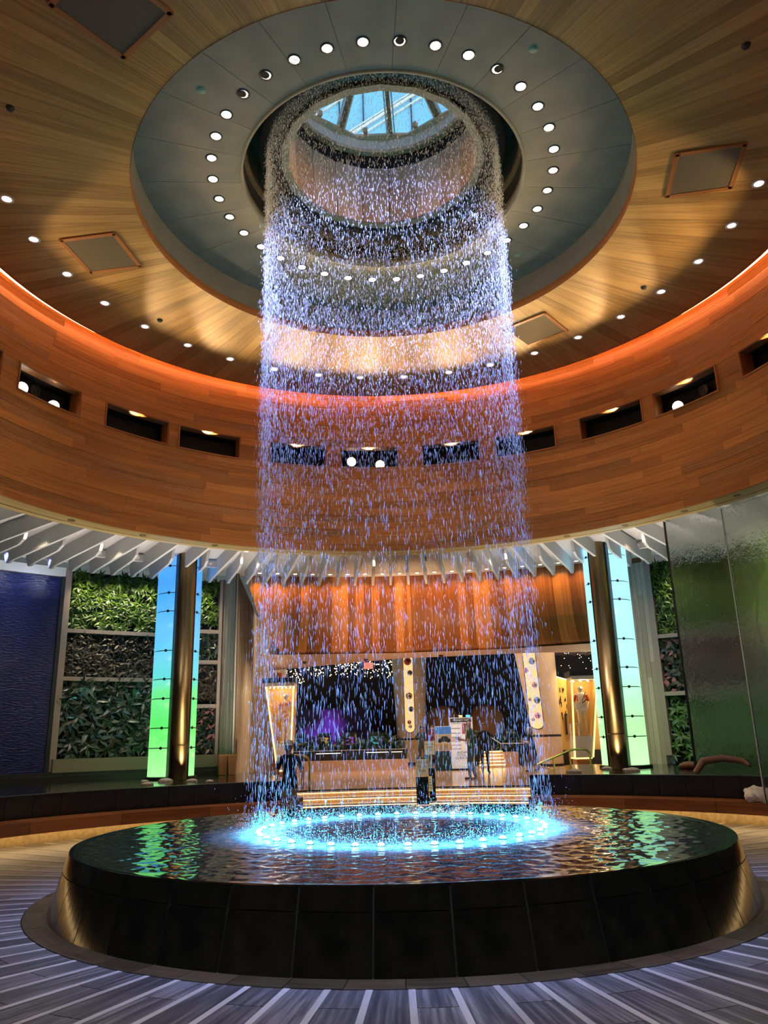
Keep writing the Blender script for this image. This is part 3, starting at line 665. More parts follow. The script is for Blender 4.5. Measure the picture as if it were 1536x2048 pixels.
# ================================================================== RING POOL, BENCHES
M_pool = noisy('pool water', (.006, .008, .010), (.012, .014, .016), 9, .05, bump=.25, dist=.02)
for nm, a0, a1, side in (('left', 106, 200, 'left'), ('right', -25, 70.4, 'right')):
    e = empty('pool_wall', P(7.75, (a0 + a1) / 2, 0), 'dark slate tiled wall of the raised pool on the %s, behind the bench' % side, 'pool wall')
    MB().sector(7.78, 8.0, 0, .74, a0, a1, 60).build('core', M_grout, e)
    if side == 'left': MB().sector(7.78, 11.6, 0, .70, a0 - .05, a0 + .4, 1).build('end_wall', M_ptile, e)
    else: MB().sector(7.78, 11.6, 0, .70, a1 - .4, a1 + .05, 1).build('end_wall', M_ptile, e)
    tm = MB().sector(7.75, 7.79, .005, .366, .03, 3.69, 3).mesh('wall_tile'); nn = int((a1 - a0) / 3.72)
    ang = [a0 + 3.72 * k if side == 'left' else a1 - 3.72 * (k + 1) for k in range(nn)]
    instances('wall_tile', tm, M_ptile, e, [RZ(a) for a in ang] + [Matrix.Translation((0, 0, .37)) @ RZ(a) for a in ang])
    MB().sector(7.74, 8.02, .736, .752, a0, a1, 60).build('coping', M_rope, e)
    rr_ = np.linspace(8.0, 13.75, 40)
    wp = MB().lathe([(r, .742 + .0035 * math.sin(r * 31)) for r in rr_], a0, a1, 150)
    tag(wp.build('pool_water', M_pool, None, True), 'still black water of the raised pool on the ' + side, 'water')
    be = empty('bench', P(7.3, (a0 + a1) / 2, 0), 'long curved wooden bench with a glowing base along the %s pool wall' % side, 'bench')
    b0, b1 = (a0 + 1, a1) if side == 'left' else (a0, a1 - .7)
    k = b0
    while k < b1 - .5:
        k2 = min(k + 13.3, b1); MB().sector(7.0, 7.66, .20, .385, k + .04, k2 - .04, 12).build('seat_section', M_bench, be); k = k2
    M_base = noisy('bench base', (.30, .22, .11), (.42, .32, .17), 14, .6, bump=.2) if side == 'left' else M_base
    MB().sector(7.45, 7.76, 0, .2, b0 + .2, b1 - .2, 60).build('base', M_base, be)
    MB().sector(7.3, 7.33, .186, .199, b0 + .3, b1 - .3, 60).build('led_strip', emit('bench led', (1, .66, .28), 14), be)
# dark ledge in front of the green wall; pale lumps stand for bright reflections
lg = empty('pool_ledge', P(13.2, 125, .74), 'low dark ledge at the foot of the left plant wall', 'ledge')
MB().sector(12.9, 13.7, .74, .86, 111, 150, 30).build('kerb', M_rope, lg); MB().sector(13.25, 13.7, .86, .93, 111, 150, 30).build('step', M_dark, lg)
M_glint = noisy('pale lump', (.4, .4, .38), (.62, .61, .58), 6, .5)
for k in range(9):
    a = (117, 118.6, 121.2, 123, 125.4, 58.4, 60, 63.1, 65.4)[k]; b = MB(); b.ball((0, 0, 0), .07 + .03 * (k % 3), 8, 5, (1.3, .9, .55))
    loc = P(8.7 + .5 * (k % 4), a, .76); o = b.build('stone', M_glint); o.matrix_basis = Matrix.Translation(loc)
    tag(o, 'small pale lump set for a bright reflection on the raised pool', 'stone', 'reflections in the raised pool')

# ================================================================== LED COLUMNS
def ledmat(name, stops, s):
    m, t, b = newmat(name); L = t.links.new
    tc = N(t, 'ShaderNodeTexCoord'); sp = N(t, 'ShaderNodeSeparateXYZ'); L(tc.outputs['Object'], sp.inputs[0])
    n = N(t, 'ShaderNodeTexNoise'); n.inputs['Scale'].default_value = 3.5; n.inputs['Detail'].default_value = 8; n.inputs['Roughness'].default_value = .7; L(tc.outputs['Object'], n.inputs['Vector'])
    ma = N(t, 'ShaderNodeMath', operation='MULTIPLY_ADD'); ma.inputs[1].default_value = .7; L(n.outputs[0], ma.inputs[0]); L(sp.outputs[2], ma.inputs[2])
    mr = N(t, 'ShaderNodeMapRange'); mr.inputs[1].default_value = 1.1; mr.inputs[2].default_value = 6.5; L(ma.outputs[0], mr.inputs[0])
    r = ramp(t, stops); L(mr.outputs[0], r.inputs[0])
    v = N(t, 'ShaderNodeTexVoronoi'); v.inputs['Scale'].default_value = 9; L(tc.outputs['Object'], v.inputs['Vector'])
    vr = ramp(t, [(.0, (.72, .82, .85)), (.35, (1, 1, 1))]); L(v.outputs['Distance'], vr.inputs[0])
    mu = N(t, 'ShaderNodeMix', data_type='RGBA', blend_type='MULTIPLY'); mu.inputs[0].default_value = .5; L(r.outputs[0], mu.inputs[6]); L(vr.outputs[0], mu.inputs[7])
    b.inputs['Base Color'].default_value = (.1, .1, .1, 1); b.inputs['Roughness'].default_value = .25
    L(mu.outputs[2], b.inputs['Emission Color']); b.inputs['Emission Strength'].default_value = s
    return m
M_ledL = ledmat('backlit glass blue to green', [(0, (.42, .95, .36)), (.20, (.10, .78, .13)), (.36, (.14, .78, .26)), (.43, (.12, .66, .66)), (.60, (.10, .50, .88)), (.85, (.035, .30, .90)), (1, (.10, .38, .9))], 1.1)
M_ledR = ledmat('backlit glass pale blue to green', [(0, (.50, .98, .42)), (.18, (.36, .92, .32)), (.32, (.38, .93, .52)), (.48, (.36, .86, .86)), (.75, (.30, .70, .95)), (1, (.33, .70, .95))], 1.35)
ZJ = [.76, 1.44, 1.89, 2.56, 3.01, 3.68, 4.63, 5.08, 5.75, 6.0]
for side, cx, cy, m, lb in (('left', -5.393, 9.987, M_ledL, 'tall round column of backlit blue to green glass with a bronze front, at left'), ('right', 5.30, 10.03, M_ledR, 'tall round column of backlit pale blue to green glass with a bronze front, at right')):
    e = empty('glowing_column', (cx, cy, .76), lb, 'column')
    MB().lathe([(.515, .75), (.515, 6.0)], n=48, c=(cx, cy)).build('core', M_dark, e)
    for i in range(9):
        MB().lathe([(.52, ZJ[i] + .011), (.535, ZJ[i] + .011), (.535, ZJ[i + 1] - .011), (.52, ZJ[i + 1] - .011)], n=60, c=(cx, cy)).build('glass_panel', m, e, True)
    rad = Vector((-cx, -cy, 0)).normalized(); tan = Vector((-rad.y, rad.x, 0)); ar = math.degrees(math.atan2(rad.y, rad.x))
    for z in ZJ[1:9]:
        for q in (-41, 41):
            d = Vector((math.cos(math.radians(ar + q)), math.sin(math.radians(ar + q)), 0)); p = Vector((cx, cy, z)) + d * .53
            MB().disc(p, d, .034, .02, 12).build('bolt', M_dark, e)
    c2 = Vector((cx, cy, 0)) + rad * .74
    b = MB()
    b.lathe([(.19, .75), (.19, 1.5), (.192, 1.5), (.192, 6.0)], ar - 90, ar + 90, 24, (c2.x, c2.y)).build('bronze_front', M_brassd, e, True)
    b = MB(); w_ = .20
    b.hexa([c2 + tan * (s_ * w_) + rad * h + Vector((0, 0, z)) for z in (.75, 6.0) for s_, h in ((-1, -.32), (1, -.32), (1, .0), (-1, .0))]).build('bronze_spine', M_brassd, e)
    for s_ in (-1, 1):
        MB().hexa([c2 + tan * (s_ * (w_ + .012) + k) + rad * h + Vector((0, 0, z)) for z in (.75, 6.0) for k, h in ((-.012, -.34), (.012, -.34), (.012, .02), (-.012, .02))]).build('dark_edge', M_dark, e)
    MB().lathe([(.191, 1.49), (.197, 1.49), (.197, 1.51), (.191, 1.51)], ar - 90, ar + 90, 24, (c2.x, c2.y)).build('joint_band', M_brass, e)
    MB().lathe([(.60, .74), (.60, .80), (.53, .81)], n=40, c=(cx, cy)).build('foot_ring', M_dark, e)
    for s_ in (-1, 1):
        p = c2 + rad * .55 + tan * (.2 * s_)
        if s_ > 0: lamp('SPOT', 'column_uplight', (p.x, p.y, .82), 60, (1, .78, .45), .06, target=(c2.x, c2.y, 3.2), spot=80, parent=e)

# ================================================================== PLANT WALLS
def leafmesh(name, l=1.0, w=.3, fold=.12, droop=.25, seg=3):
    """one leaf along +X, width Y, normal Z"""
    b = MB(); rows = []
    for i in range(seg + 1):
        u = i / seg; ww = w * .5 * math.sin(PI * (.06 + .94 * u) ** .8) if u < 1 else .004
        z = -droop * u * u
        rows.append([(u * l, -ww, z + fold * ww), (u * l, 0, z), (u * l, ww, z + fold * ww)])
    b.quadgrid(rows, [[(u_, i) for u_ in (0, .5, 1)] for i in range(seg + 1)])
    return b.mesh(name, True)
def leafmat(name, c0, c1, rough=.35, pink=None):
    m, t, b = newmat(name); L = t.links.new
    g = N(t, 'ShaderNodeNewGeometry'); oi = N(t, 'ShaderNodeObjectInfo'); ad = N(t, 'ShaderNodeMath', operation='ADD'); L(g.outputs['Random Per Island'], ad.inputs[0]); L(oi.outputs['Random'], ad.inputs[1])
    fr = N(t, 'ShaderNodeMath', operation='FRACT'); L(ad.outputs[0], fr.inputs[0]); r = ramp(t, [(.1, c0), (.76, c1), (.82, pink)] if pink else [(.1, c0), (.9, c1)]); L(fr.outputs[0], r.inputs[0]); L(r.outputs[0], b.inputs['Base Color'])
    b.inputs['Roughness'].default_value = rough
    return m
ML_top = leafmat('bright leaves', (.012, .04, .003), (.13, .22, .02)); ML_brown = leafmat('brown leaves', (.02, .016, .010), (.09, .06, .038))
ML_dark = leafmat('large dark leaves', (.008, .016, .010), (.07, .09, .06), .25); ML_pink = leafmat('pink and green leaves', (.012, .025, .018), (.022, .045, .03), pink=(.36, .12, .13)); ML_moss = leafmat('mossy leaves', (.03, .09, .015), (.08, .17, .03))
LM_big = leafmesh('leaf', 1, .34, .2, .3); LM_big.materials.append(ML_dark)
def leaf_frames(a0, a1, z0, z1, r, n, size, whorl, depth=.25):
    """matrices of leaves hanging on the cylinder r, towards the axis; whorls of several leaves"""
    out = []
    while len(out) < n:
        a = rng.uniform(a0, a1); z = rng.uniform(z0 + size * .25, z1 - size * .1); dp = rng.uniform(.04, depth)
        inn = Vector(P(-1, a, 0)); tg = Vector((-math.sin(math.radians(a)), math.cos(math.radians(a)), 0)); c = Vector(P(r, a, z)) + inn * dp
        k = whorl if whorl > 1 else 1; ph = rng.uniform(0, 6.28)
        for j in range(k):
            if len(out) >= n: break
            th = ph + 2 * PI * j / k + rng.normal(0, .2) if k > 1 else rng.normal(-PI / 2, .9)
            d = (tg * math.cos(th) + Vector((0, 0, 1)) * (math.sin(th) * .85 - .25) + inn * rng.uniform(.15, .7)).normalized()
            nrm = (inn + Vector((0, 0, .55)) + tg * rng.normal(0, .2)); nrm = (nrm - d * nrm.dot(d)).normalized(); y = nrm.cross(d)
            s_ = size * rng.uniform(.65, 1.25)
            m = Matrix((d * s_, y * s_, nrm * s_)).transposed().to_4x4(); m.translation = c; out.append(m)
    return out
def leafstuff(name, frames, l, w, m, parent, droop=.25):
    V0 = np.array([(0, 0, 0), (.4, -w / 2, .03 - droop * .16), (.45, 0, -droop * .2), (.4, w / 2, .03 - droop * .16), (1, 0, -droop)]); ft = np.array([[0, 1, 2], [0, 2, 3], [1, 4, 2], [2, 4, 3]])
    M_ = np.array([np.array(f) for f in frames]); V = np.einsum('nij,kj->nki', M_[:, :3, :3], V0) + M_[:, None, :3, 3]
    F = (ft[None] + (np.arange(len(frames)) * 5)[:, None, None]).reshape(-1, 3)
    o = raw(name, V.reshape(-1, 3), F, m, parent); o['kind'] = 'stuff'; return o
def plantwall(label, a0, a1, bars, tiers, r=13.8, post=True, zt=6.0, zb=.95, tray=True):
    e = empty('plant_wall', P(r, (a0 + a1) / 2, zb), label, 'plant wall')
    MB().sector(r + .02, r + .1, .7, zt, a0, a1, 16).build('backing', M_black, e)
    for z in bars: MB().sector(r - .30, r + .02, z - .05, z + .05, a0, a1, 16).build('shelf', M_frame, e)
    if post:
        MB().sector(r - .32, r + .05, zb, zt, a1 - .05, a1 + .62, 1).build('post', M_frame, e)
        MB().sector(r - .32, r + .05, zb, zt, a0 - .35, a0, 1).build('post', M_frame, e)
    if tray: MB().sector(r - .46, r - .0, .88, 1.24, a0, a1 + .4, 12).build('tray', M_tray, e)
    zs = [1.24 if tray else .8] + sorted(bars) + [zt]
    for i, (m, n, l, w, wh, big) in enumerate(tiers):
        z0, z1 = zs[i] + .05, zs[i + 1] - .04
        fr = leaf_frames(a0 + .1, a1 - .1, z0, z1, r, n, l, wh)
        if big:
            instances('leaf', LM_big, None, e, fr[:big]); fr = fr[big:]
        if fr: leafstuff('foliage', fr, 1, w, m, e)
    return e
plantwall('large plant wall of three tiers left of the blue glowing column, big dark leaves at the bottom', 118.4, 128.5, (4.39, 3.18), ((ML_dark, 1500, .30, .34, 7, 280), (ML_brown, 1700, .15, .34, 3, 0), (ML_top, 2600, .19, .27, 9, 0)))
plantwall('narrow plant wall between the left column and the pale slatted wall', 111.55, 117.8, (4.52, 3.68, 2.50), ((ML_pink, 700, .17, .4, 3, 0), (ML_brown, 600, .18, .34, 4, 0), (ML_dark, 400, .24, .36, 6, 0), (ML_top, 1100, .17, .27, 9, 0)))
plantwall('dark plant wall of three tiers right of the right hand column, beside the wet glass', 46, 59.2, (3.95, 2.47), ((ML_moss, 1400, .2, .36, 5, 0), (ML_pink, 1100, .22, .5, 3, 0), (ML_top, 4200, .16, .26, 8, 0)), tray=False)
plantwall('long plant wall seen blurred through the wet glass at right', 14, 45.4, (3.95, 2.47), ((ML_dark, 2000, .28, .36, 5, 0), (ML_moss, 1500, .26, .4, 5, 0), (ML_top, 5200, .22, .3, 8, 0)), tray=False, post=False)
def sp(a, r, z, tz, e, c, ang=95, n='plant_light'):
    lamp('SPOT', n, P(r, a, z), e, c, .08, target=P(13.7, a, tz), spot=ang, blend=.9)
for a in (120.2, 123.4, 126.6): sp(a, 12.9, 5.95, 4.7, 95, (1, .93, .62), 80)
sp(114, 12.9, 5.95, 4.7, 90, (1, .93, .62), 80)
sp(123.4, 10.4, 5.85, 2.3, 100, (.95, 1, .92), 42)  # general spot added in front for highlights on the lower leaves
for a in (120.5, 126): lamp('SPOT', 'plant_light', P(13.25, a, 3.1), 3.5, (.2, 1, .85), .05, target=P(13.6, a, 2.0), spot=120, blend=.9)
for a in (56, 48): sp(a, 12.9, 5.95, 4.7, 60, (1, .95, .65), 72)
for a in (42, 36, 30, 24): sp(a, 11.2, 5.9, 4.9, 1700, (.97, 1, .62), 80)
for a in (54, 44, 34, 26): sp(a, 11.0, 3.6, 1.2, 60, (.75, 1, .85), 90)

# blue mosaic water wall
M_blue, t, bb = newmat('blue mosaic'); L = t.links.new
tc = N(t, 'ShaderNodeTexCoord'); uvn = N(t, 'ShaderNodeUVMap'); br = N(t, 'ShaderNodeTexNoise'); br.inputs['Scale'].default_value = 1; br.inputs['Detail'].default_value = 3
mp = N(t, 'ShaderNodeMapping'); mp.inputs['Scale'].default_value = (7, 30, 1); L(uvn.outputs[0], mp.inputs[0]); L(mp.outputs[0], br.inputs['Vector'])
r_ = ramp(t, [(.3, (.002, .005, .045)), (.62, (.005, .012, .11)), (.8, (.03, .045, .22))]); L(br.outputs[0], r_.inputs[0]); L(r_.outputs[0], bb.inputs['Base Color'])
bp = N(t, 'ShaderNodeBump'); bp.inputs['Strength'].default_value = .8; bp.inputs['Distance'].default_value = .03; L(br.outputs[0], bp.inputs['Height']); L(bp.outputs[0], bb.inputs['Normal']); bb.inputs['Roughness'].default_value = .22
e = empty('water_wall', P(13.5, 138, .75), 'tall dark blue wet mosaic water wall at the far left', 'water wall')
MB().sector(13.45, 13.8, .75, 5.72, 129.6, 158, 40).build('mosaic_face', M_blue, e)
MB().sector(13.40, 13.8, .75, 5.74, 129.25, 129.62, 1).build('edge_trim', M_dark, e)
MB().sector(13.5, 13.9, 5.76, 6.0, 129, 158, 30).build('white_header', M_white, e)
for a in (131, 135, 139): lamp('SPOT', 'header_light', P(12.6, a, 5.5), 14, (.9, .95, 1), .05, target=P(13.5, a, 5.9), spot=110, blend=.8)
for a in (133, 138): lamp('SPOT', 'blue_wash', P(11.9, a, 5.8), 90, (.25, .35, 1), .1, target=P(13.5, a, 5.0), spot=75, blend=.9)

# wet glass screens
M_wet, t, bb = newmat('wet glass'); L = t.links.new
bb.inputs['Base Color'].default_value = (.96, .99, .98, 1); bb.inputs['Transmission Weight'].default_value = 1; bb.inputs['Roughness'].default_value = .04; bb.inputs['IOR'].default_value = 1.33
uvn = N(t, 'ShaderNodeUVMap'); mp = N(t, 'ShaderNodeMapping'); mp.inputs['Scale'].default_value = (4.5, 2.0, 1); nz_ = N(t, 'ShaderNodeTexNoise'); nz_.inputs['Scale'].default_value = 1; nz_.inputs['Detail'].default_value = 5
L(uvn.outputs[0], mp.inputs[0]); L(mp.outputs[0], nz_.inputs['Vector']); bp = N(t, 'ShaderNodeBump'); nz_.inputs['Roughness'].default_value = .68; bp.inputs['Strength'].default_value = .45; bp.inputs['Distance'].default_value = .07; L(nz_.outputs[0], bp.inputs['Height']); L(bp.outputs[0], bb.inputs['Normal'])
M_edge = mat('glass edge', (.55, .7, .7), .2, emit=None)
e = empty('wet_glass_screen', P(8.5, 40, .75), 'tall wet glass screen with water running down, nearest the right hand column', 'glass screen')
MB().sector(8.40, 8.43, .745, 6.0, 33, 48.3, 30).build('glass', M_wet, e); MB().sector(8.385, 8.445, .745, 6.0, 48.3, 48.5, 1).build('metal_edge', M_dark, e)
e = empty('wet_glass_screen', P(6.95, 22, .4), 'tall wet glass screen at the far right edge rising from the bench', 'glass screen')
MB().sector(6.93, 6.96, .39, 5.235, 8, 34.0, 40).build('glass', M_wet, e); MB().sector(6.922, 6.968, .39, 5.235, 34.0, 34.16, 1).build('bright_edge', M_edge, e)
e = empty('glass_screen', P(8.4, 157, .75), 'edge of a glass screen at the far left of the frame', 'glass screen')
MB().sector(8.40, 8.43, .745, 6.0, 151.3, 166, 20).build('glass', M_wet, e); MB().sector(8.385, 8.445, .745, 6.0, 151.05, 151.3, 1).build('metal_edge', M_dark, e)

# pale slatted wall left of the canopy, strip wall at right
def slatwall(label, pts, z0, z1, n):
    e = empty('slatted_wall', (pts[0][0], pts[0][1], z0), label, 'slatted wall')
    for i in range(len(pts) - 1):
        a, b_ = Vector((*pts[i], 0)), Vector((*pts[i + 1], 0)); d = b_ - a; ln = d.length; d.normalize(); nn = Vector((d.y, -d.x, 0))
        k = max(1, round(ln / n)); s_ = ln / k
        MB().hexa([a - nn * .02 + Vector((0, 0, z0)), b_ - nn * .02 + Vector((0, 0, z0)), b_ - nn * .05 + Vector((0, 0, z0)), a - nn * .05 + Vector((0, 0, z0)), a - nn * .02 + Vector((0, 0, z1)), b_ - nn * .02 + Vector((0, 0, z1)), b_ - nn * .05 + Vector((0, 0, z1)), a - nn * .05 + Vector((0, 0, z1))]).build('backing', M_grout, e)
        for j in range(k):
            z = z0; p = a + d * (s_ * j + .003); q = a + d * (s_ * (j + 1) - .003)
            while z < z1 - .05:
                zz = min(z + random.uniform(1.1, 2.8), z1); th = random.uniform(0, .009)
                b = MB(); b.hexa([p - nn * .02 + Vector((0, 0, z)), q - nn * .02 + Vector((0, 0, z)), q + nn * th + Vector((0, 0, z)), p + nn * th + Vector((0, 0, z)), p - nn * .02 + Vector((0, 0, zz - .004)), q - nn * .02 + Vector((0, 0, zz - .004)), q + nn * th + Vector((0, 0, zz - .004)), p + nn * th + Vector((0, 0, zz - .004))])
                b.build('slat', M_trav, e); z = zz
    return e
slatwall('pale vertical slatted wall left of the timber canopy', [(-5.0, 12.9), (-4.30, 11.75), (-5.15, 19.6), (-4.1, 20.2)], .32, 6.02, .125)
slatwall('narrow pale slatted wall right of the right hand column', [P(13.6, 63.5, 0)[:2], P(13.55, 59.8, 0)[:2]], .6, 6.0, .12)
e = empty('wall_plate', (-4.0, 12.3, 1.3), 'grey access plate on the pale slatted wall', 'plate')
d = Vector((-.85, 7.85, 0)).normalized(); nn = Vector((d.y, -d.x, 0)); c = Vector((-4.30, 11.75, 1.33)) + d * .9
MB().hexa([c + d * (s_ * .13) + nn * h + Vector((0, 0, zz)) for zz in (-.26, .26) for s_, h in ((-1.6, .02), (1.6, .02), (1.6, .04), (-1.6, .04))]).build('plate', M_frame, e)
MB().hexa([c + d * (s_ * .15) + nn * h + Vector((0, 0, zz)) for zz in (-.28, .28) for s_, h in ((-1.6, .018), (1.6, .018), (1.6, .03), (-1.6, .03))]).build('rim', M_brassd, e)

# ================================================================== CANOPY
ca = empty('timber_canopy', P(13, 88, 3.95), 'large hull shaped canopy of vertical timber planks over the lobby entrance', 'canopy')
prof = [(12.72, 6.0), (12.70, 5.75), (12.74, 5.4), (12.82, 5.0), (12.96, 4.6), (13.2, 4.25), (13.5, 4.02), (13.9, 3.93)]
fine = [prof[0]]
for (r0, z0), (r1, z1) in zip(prof[:-1], prof[1:]):
    for t_ in (.25, .5, .75, 1): fine.append((r0 + (r1 - r0) * t_, z0 + (z1 - z0) * t_))
cp = MB().lathe(fine, -.49, .49, 1, ulong=False).mesh('canopy_plank', True)
instances('canopy_plank', cp, M_can, ca, [RZ(64.5 + k) for k in range(39)])
def azlim(z):      # the hull tapers at its left end
    Z_ = (6.0, 5.6, 5.0, 4.5, 4.2, 3.93); A_ = (108.6, 108.4, 107.4, 106.3, 105.1, 103.8)
    return float(np.interp(-z, [-q for q in Z_], A_))
for k in range(6):
    a0 = 103.01 + k; a1 = a0 + .98; b = MB(); rows = [(r, z, min(a1, azlim(z))) for r, z in fine if azlim(z) > a0 + .02]
    b.quadgrid([[P(r, a0, z), P(r, am, z)] for r, z, am in rows], [[(z * 1.0, 0), (z * 1.0, .22)] for r, z, am in rows]); b.build('canopy_plank', M_can, ca, True)
b = MB(); b.quadgrid([[P(r, azlim(z), z), P(r + .5, azlim(z) - .4, z + .12)] for r, z in fine], [[(z, 0), (z, .3)] for r, z in fine]); b.build('end_cap', M_trimw, ca, True)
MB().lathe([(r + .06, z + .01) for r, z in prof], 63.9, 103.4, 50).build('backing', M_trimw, ca)
lsf = empty('entrance_soffit', (0, 15, 3.92), 'smooth pinkish soffit behind the lower edge of the timber canopy', 'soffit')
edge = [(-4.5, 18.6), (-3.68, 17.95), (.03, 15.46), (3.46, 14.84), (7.6, 14.3)]; arc_ = [P(13.8, a, 3.93) for a in (106.5, 104, 90, 76.5, 62)]
MB().quadgrid([arc_, [(x, y, 3.93) for x, y in edge]], [[(0, 0)] * 5] * 2).quadgrid([[(x, y, 3.93) for x, y in edge], [(x, y, 6.7) for x, y in edge]], [[(0, 0)] * 5] * 2).build('plaster', M_pink, lsf)
e = empty('header_panel', (6, 15, 4), 'pale pink header beam above the right hand display case', 'header')
MB().box((6.6, 19.2, 5.54), (3.6, .4, 2.3)).build('lintel', M_cream, e)
for (x, y), lb in (((-2.9, 15.6), 'small dark dome camera at the left of the entrance soffit'), ((-.95, 15.3), 'small dark dome camera above the pink sign box'), ((1.35, 14.7), 'small dark dome camera on the entrance soffit right of the porthole pillar')):
    tag(MB().lathe([(.001, 3.85), (.05, 3.87), (.07, 3.92), (.09, 3.93)], n=14, c=(x, y)).build('dome_camera', M_dark, None, True), lb, 'camera')
e = empty('sign_box', (-.9, 15.95, 3.7), 'small pink lit sign box hanging at the edge of the entrance soffit', 'sign')
MB().box((-.9, 15.95, 3.78), (.28, .06, .2)).build('box', mat('pink sign', (.6, .25, .2), .5, emit=(.8, .3, .22), es=.5), e); MB().box((-1.04, 15.9, 3.80), (.02, .04, .24)).build('red_edge', emit('red', (1, .1, .1), 1), e)
MB().box((-.9, 15.95, 3.905), (.04, .04, .06)).build('bracket', M_dark, e)

# ================================================================== LOBBY
M_slot = emit('lit slot', (1, .66, .26), .9)
def pillar(label, pb, rb, pt, rt, zt, slot0, slot1, sw, balls):
    e = empty('porthole_pillar', (pb[0], pb[1], .32), label, 'pillar')
    def cone(z0, z1, n, m, grow=0):
        f = lambda z: (z - .32) / (zt - .32); rows = []
        for z in (z0, z1):
            c = (pb[0] + (pt[0] - pb[0]) * f(z), pb[1] + (pt[1] - pb[1]) * f(z)); r = rb + (rt - rb) * f(z) + grow
            rows.append([(c[0] + r * math.cos(2 * PI * k / 40), c[1] + r * math.sin(2 * PI * k / 40), z) for k in range(40)])
        MB().quadgrid(rows, [[(0, 0)] * 40] * 2, True).build(n, m, e, True)
    cone(.42, 1.46, 'lower_shaft', M_cream); cone(1.55, zt, 'upper_shaft', M_cream, 0); cone(1.46, 1.55, 'dark_band', M_dark, -.01); cone(.32, .42, 'base', M_dark, .005)
    # lit slot with a rounded foot, standing just proud of the shaft
    f = lambda z: (z - .32) / (zt - .32)
    def front(u, z, out):
        c = Vector((pb[0] + (pt[0] - pb[0]) * f(z), pb[1] + (pt[1] - pb[1]) * f(z), z)); r = rb + (rt - rb) * f(z) + out
        x = slot1[0] + (slot0[0] - slot1[0]) * (z - slot1[1]) / (slot0[1] - slot1[1]) + u
        dx = max(-r * .98, min(r * .98, x - c.x)); return Vector((c.x + dx, c.y - math.sqrt(max(r * r - dx * dx, .0004)), z))
    def slotmesh(w, out, z0):
        zs = [z0 + w / 2 * (1 - math.cos(t)) for t in np.linspace(0, PI / 2, 6)] + list(np.linspace(z0 + w / 2, slot0[1], 10)[1:])
        rows = []
        for z in zs:
            hw = w / 2 * math.sqrt(max(0, 1 - ((z0 + w / 2 - z) / (w / 2)) ** 2)) if z < z0 + w / 2 else w / 2
            rows.append([front(u * max(hw, .003), z, out) for u in (-1, -.5, 0, .5, 1)])
        return MB().quadgrid(rows, [[(0, 0)] * 5] * len(rows))
    slotmesh(sw + .05, .012, slot1[1] - .03).build('slot_rim', M_dark, e); slotmesh(sw, .022, slot1[1]).build('lit_slot', M_slot, e)
    for u, z, r, col in balls:
        p = front(u, z, .03); m = mat('glass ball', col, .12, .3)
        bo = MB().ball(tuple(p), r, 12, 8, (1, .55, 1)).build('glass_ball', m, e, True)
        MB().ball((p.x + r * .25, p.y - r * .5, p.z - r * .1), r * .34, 8, 5).build('ball_core', M_dark, bo, True)
pillar('pale conical pillar with a lit slot of glass portholes, behind the centre of the water curtain', (.62, 31), .64, (.62, 31), .88, 5.6, (.56, 5.5), (.56, 1.82), .46,
       ((-.02, 5.22, .19, (.6, .07, .03)), (.08, 4.66, .13, (.25, .25, .22)), (.0, 3.55, .17, (.75, .42, .1)), (.08, 2.92, .13, (.08, .12, .08)), (-.02, 2.30, .1, (.75, .16, .04)), (.02, 2.10, .09, (.85, .6, .15))))
pillar('pale conical pillar with two rows of glass portholes, behind the right edge of the water curtain', (6.15, 24), .49, (5.78, 24), .84, 5.0, (5.42, 4.95), (5.62, 1.78), .46,
       ((.08, 4.45, .14, (.2, .22, .2)), (-.17, 4.1, .11, (.7, .2, .15)), (.08, 3.5, .12, (.6, .25, .06)), (.1, 2.9, .14, (.15, .2, .16)), (-.15, 2.95, .08, (.6, .4, .15)), (.06, 2.3, .13, (.85, .22, .05)), (-.12, 2.15, .08, (.8, .4, .1))))

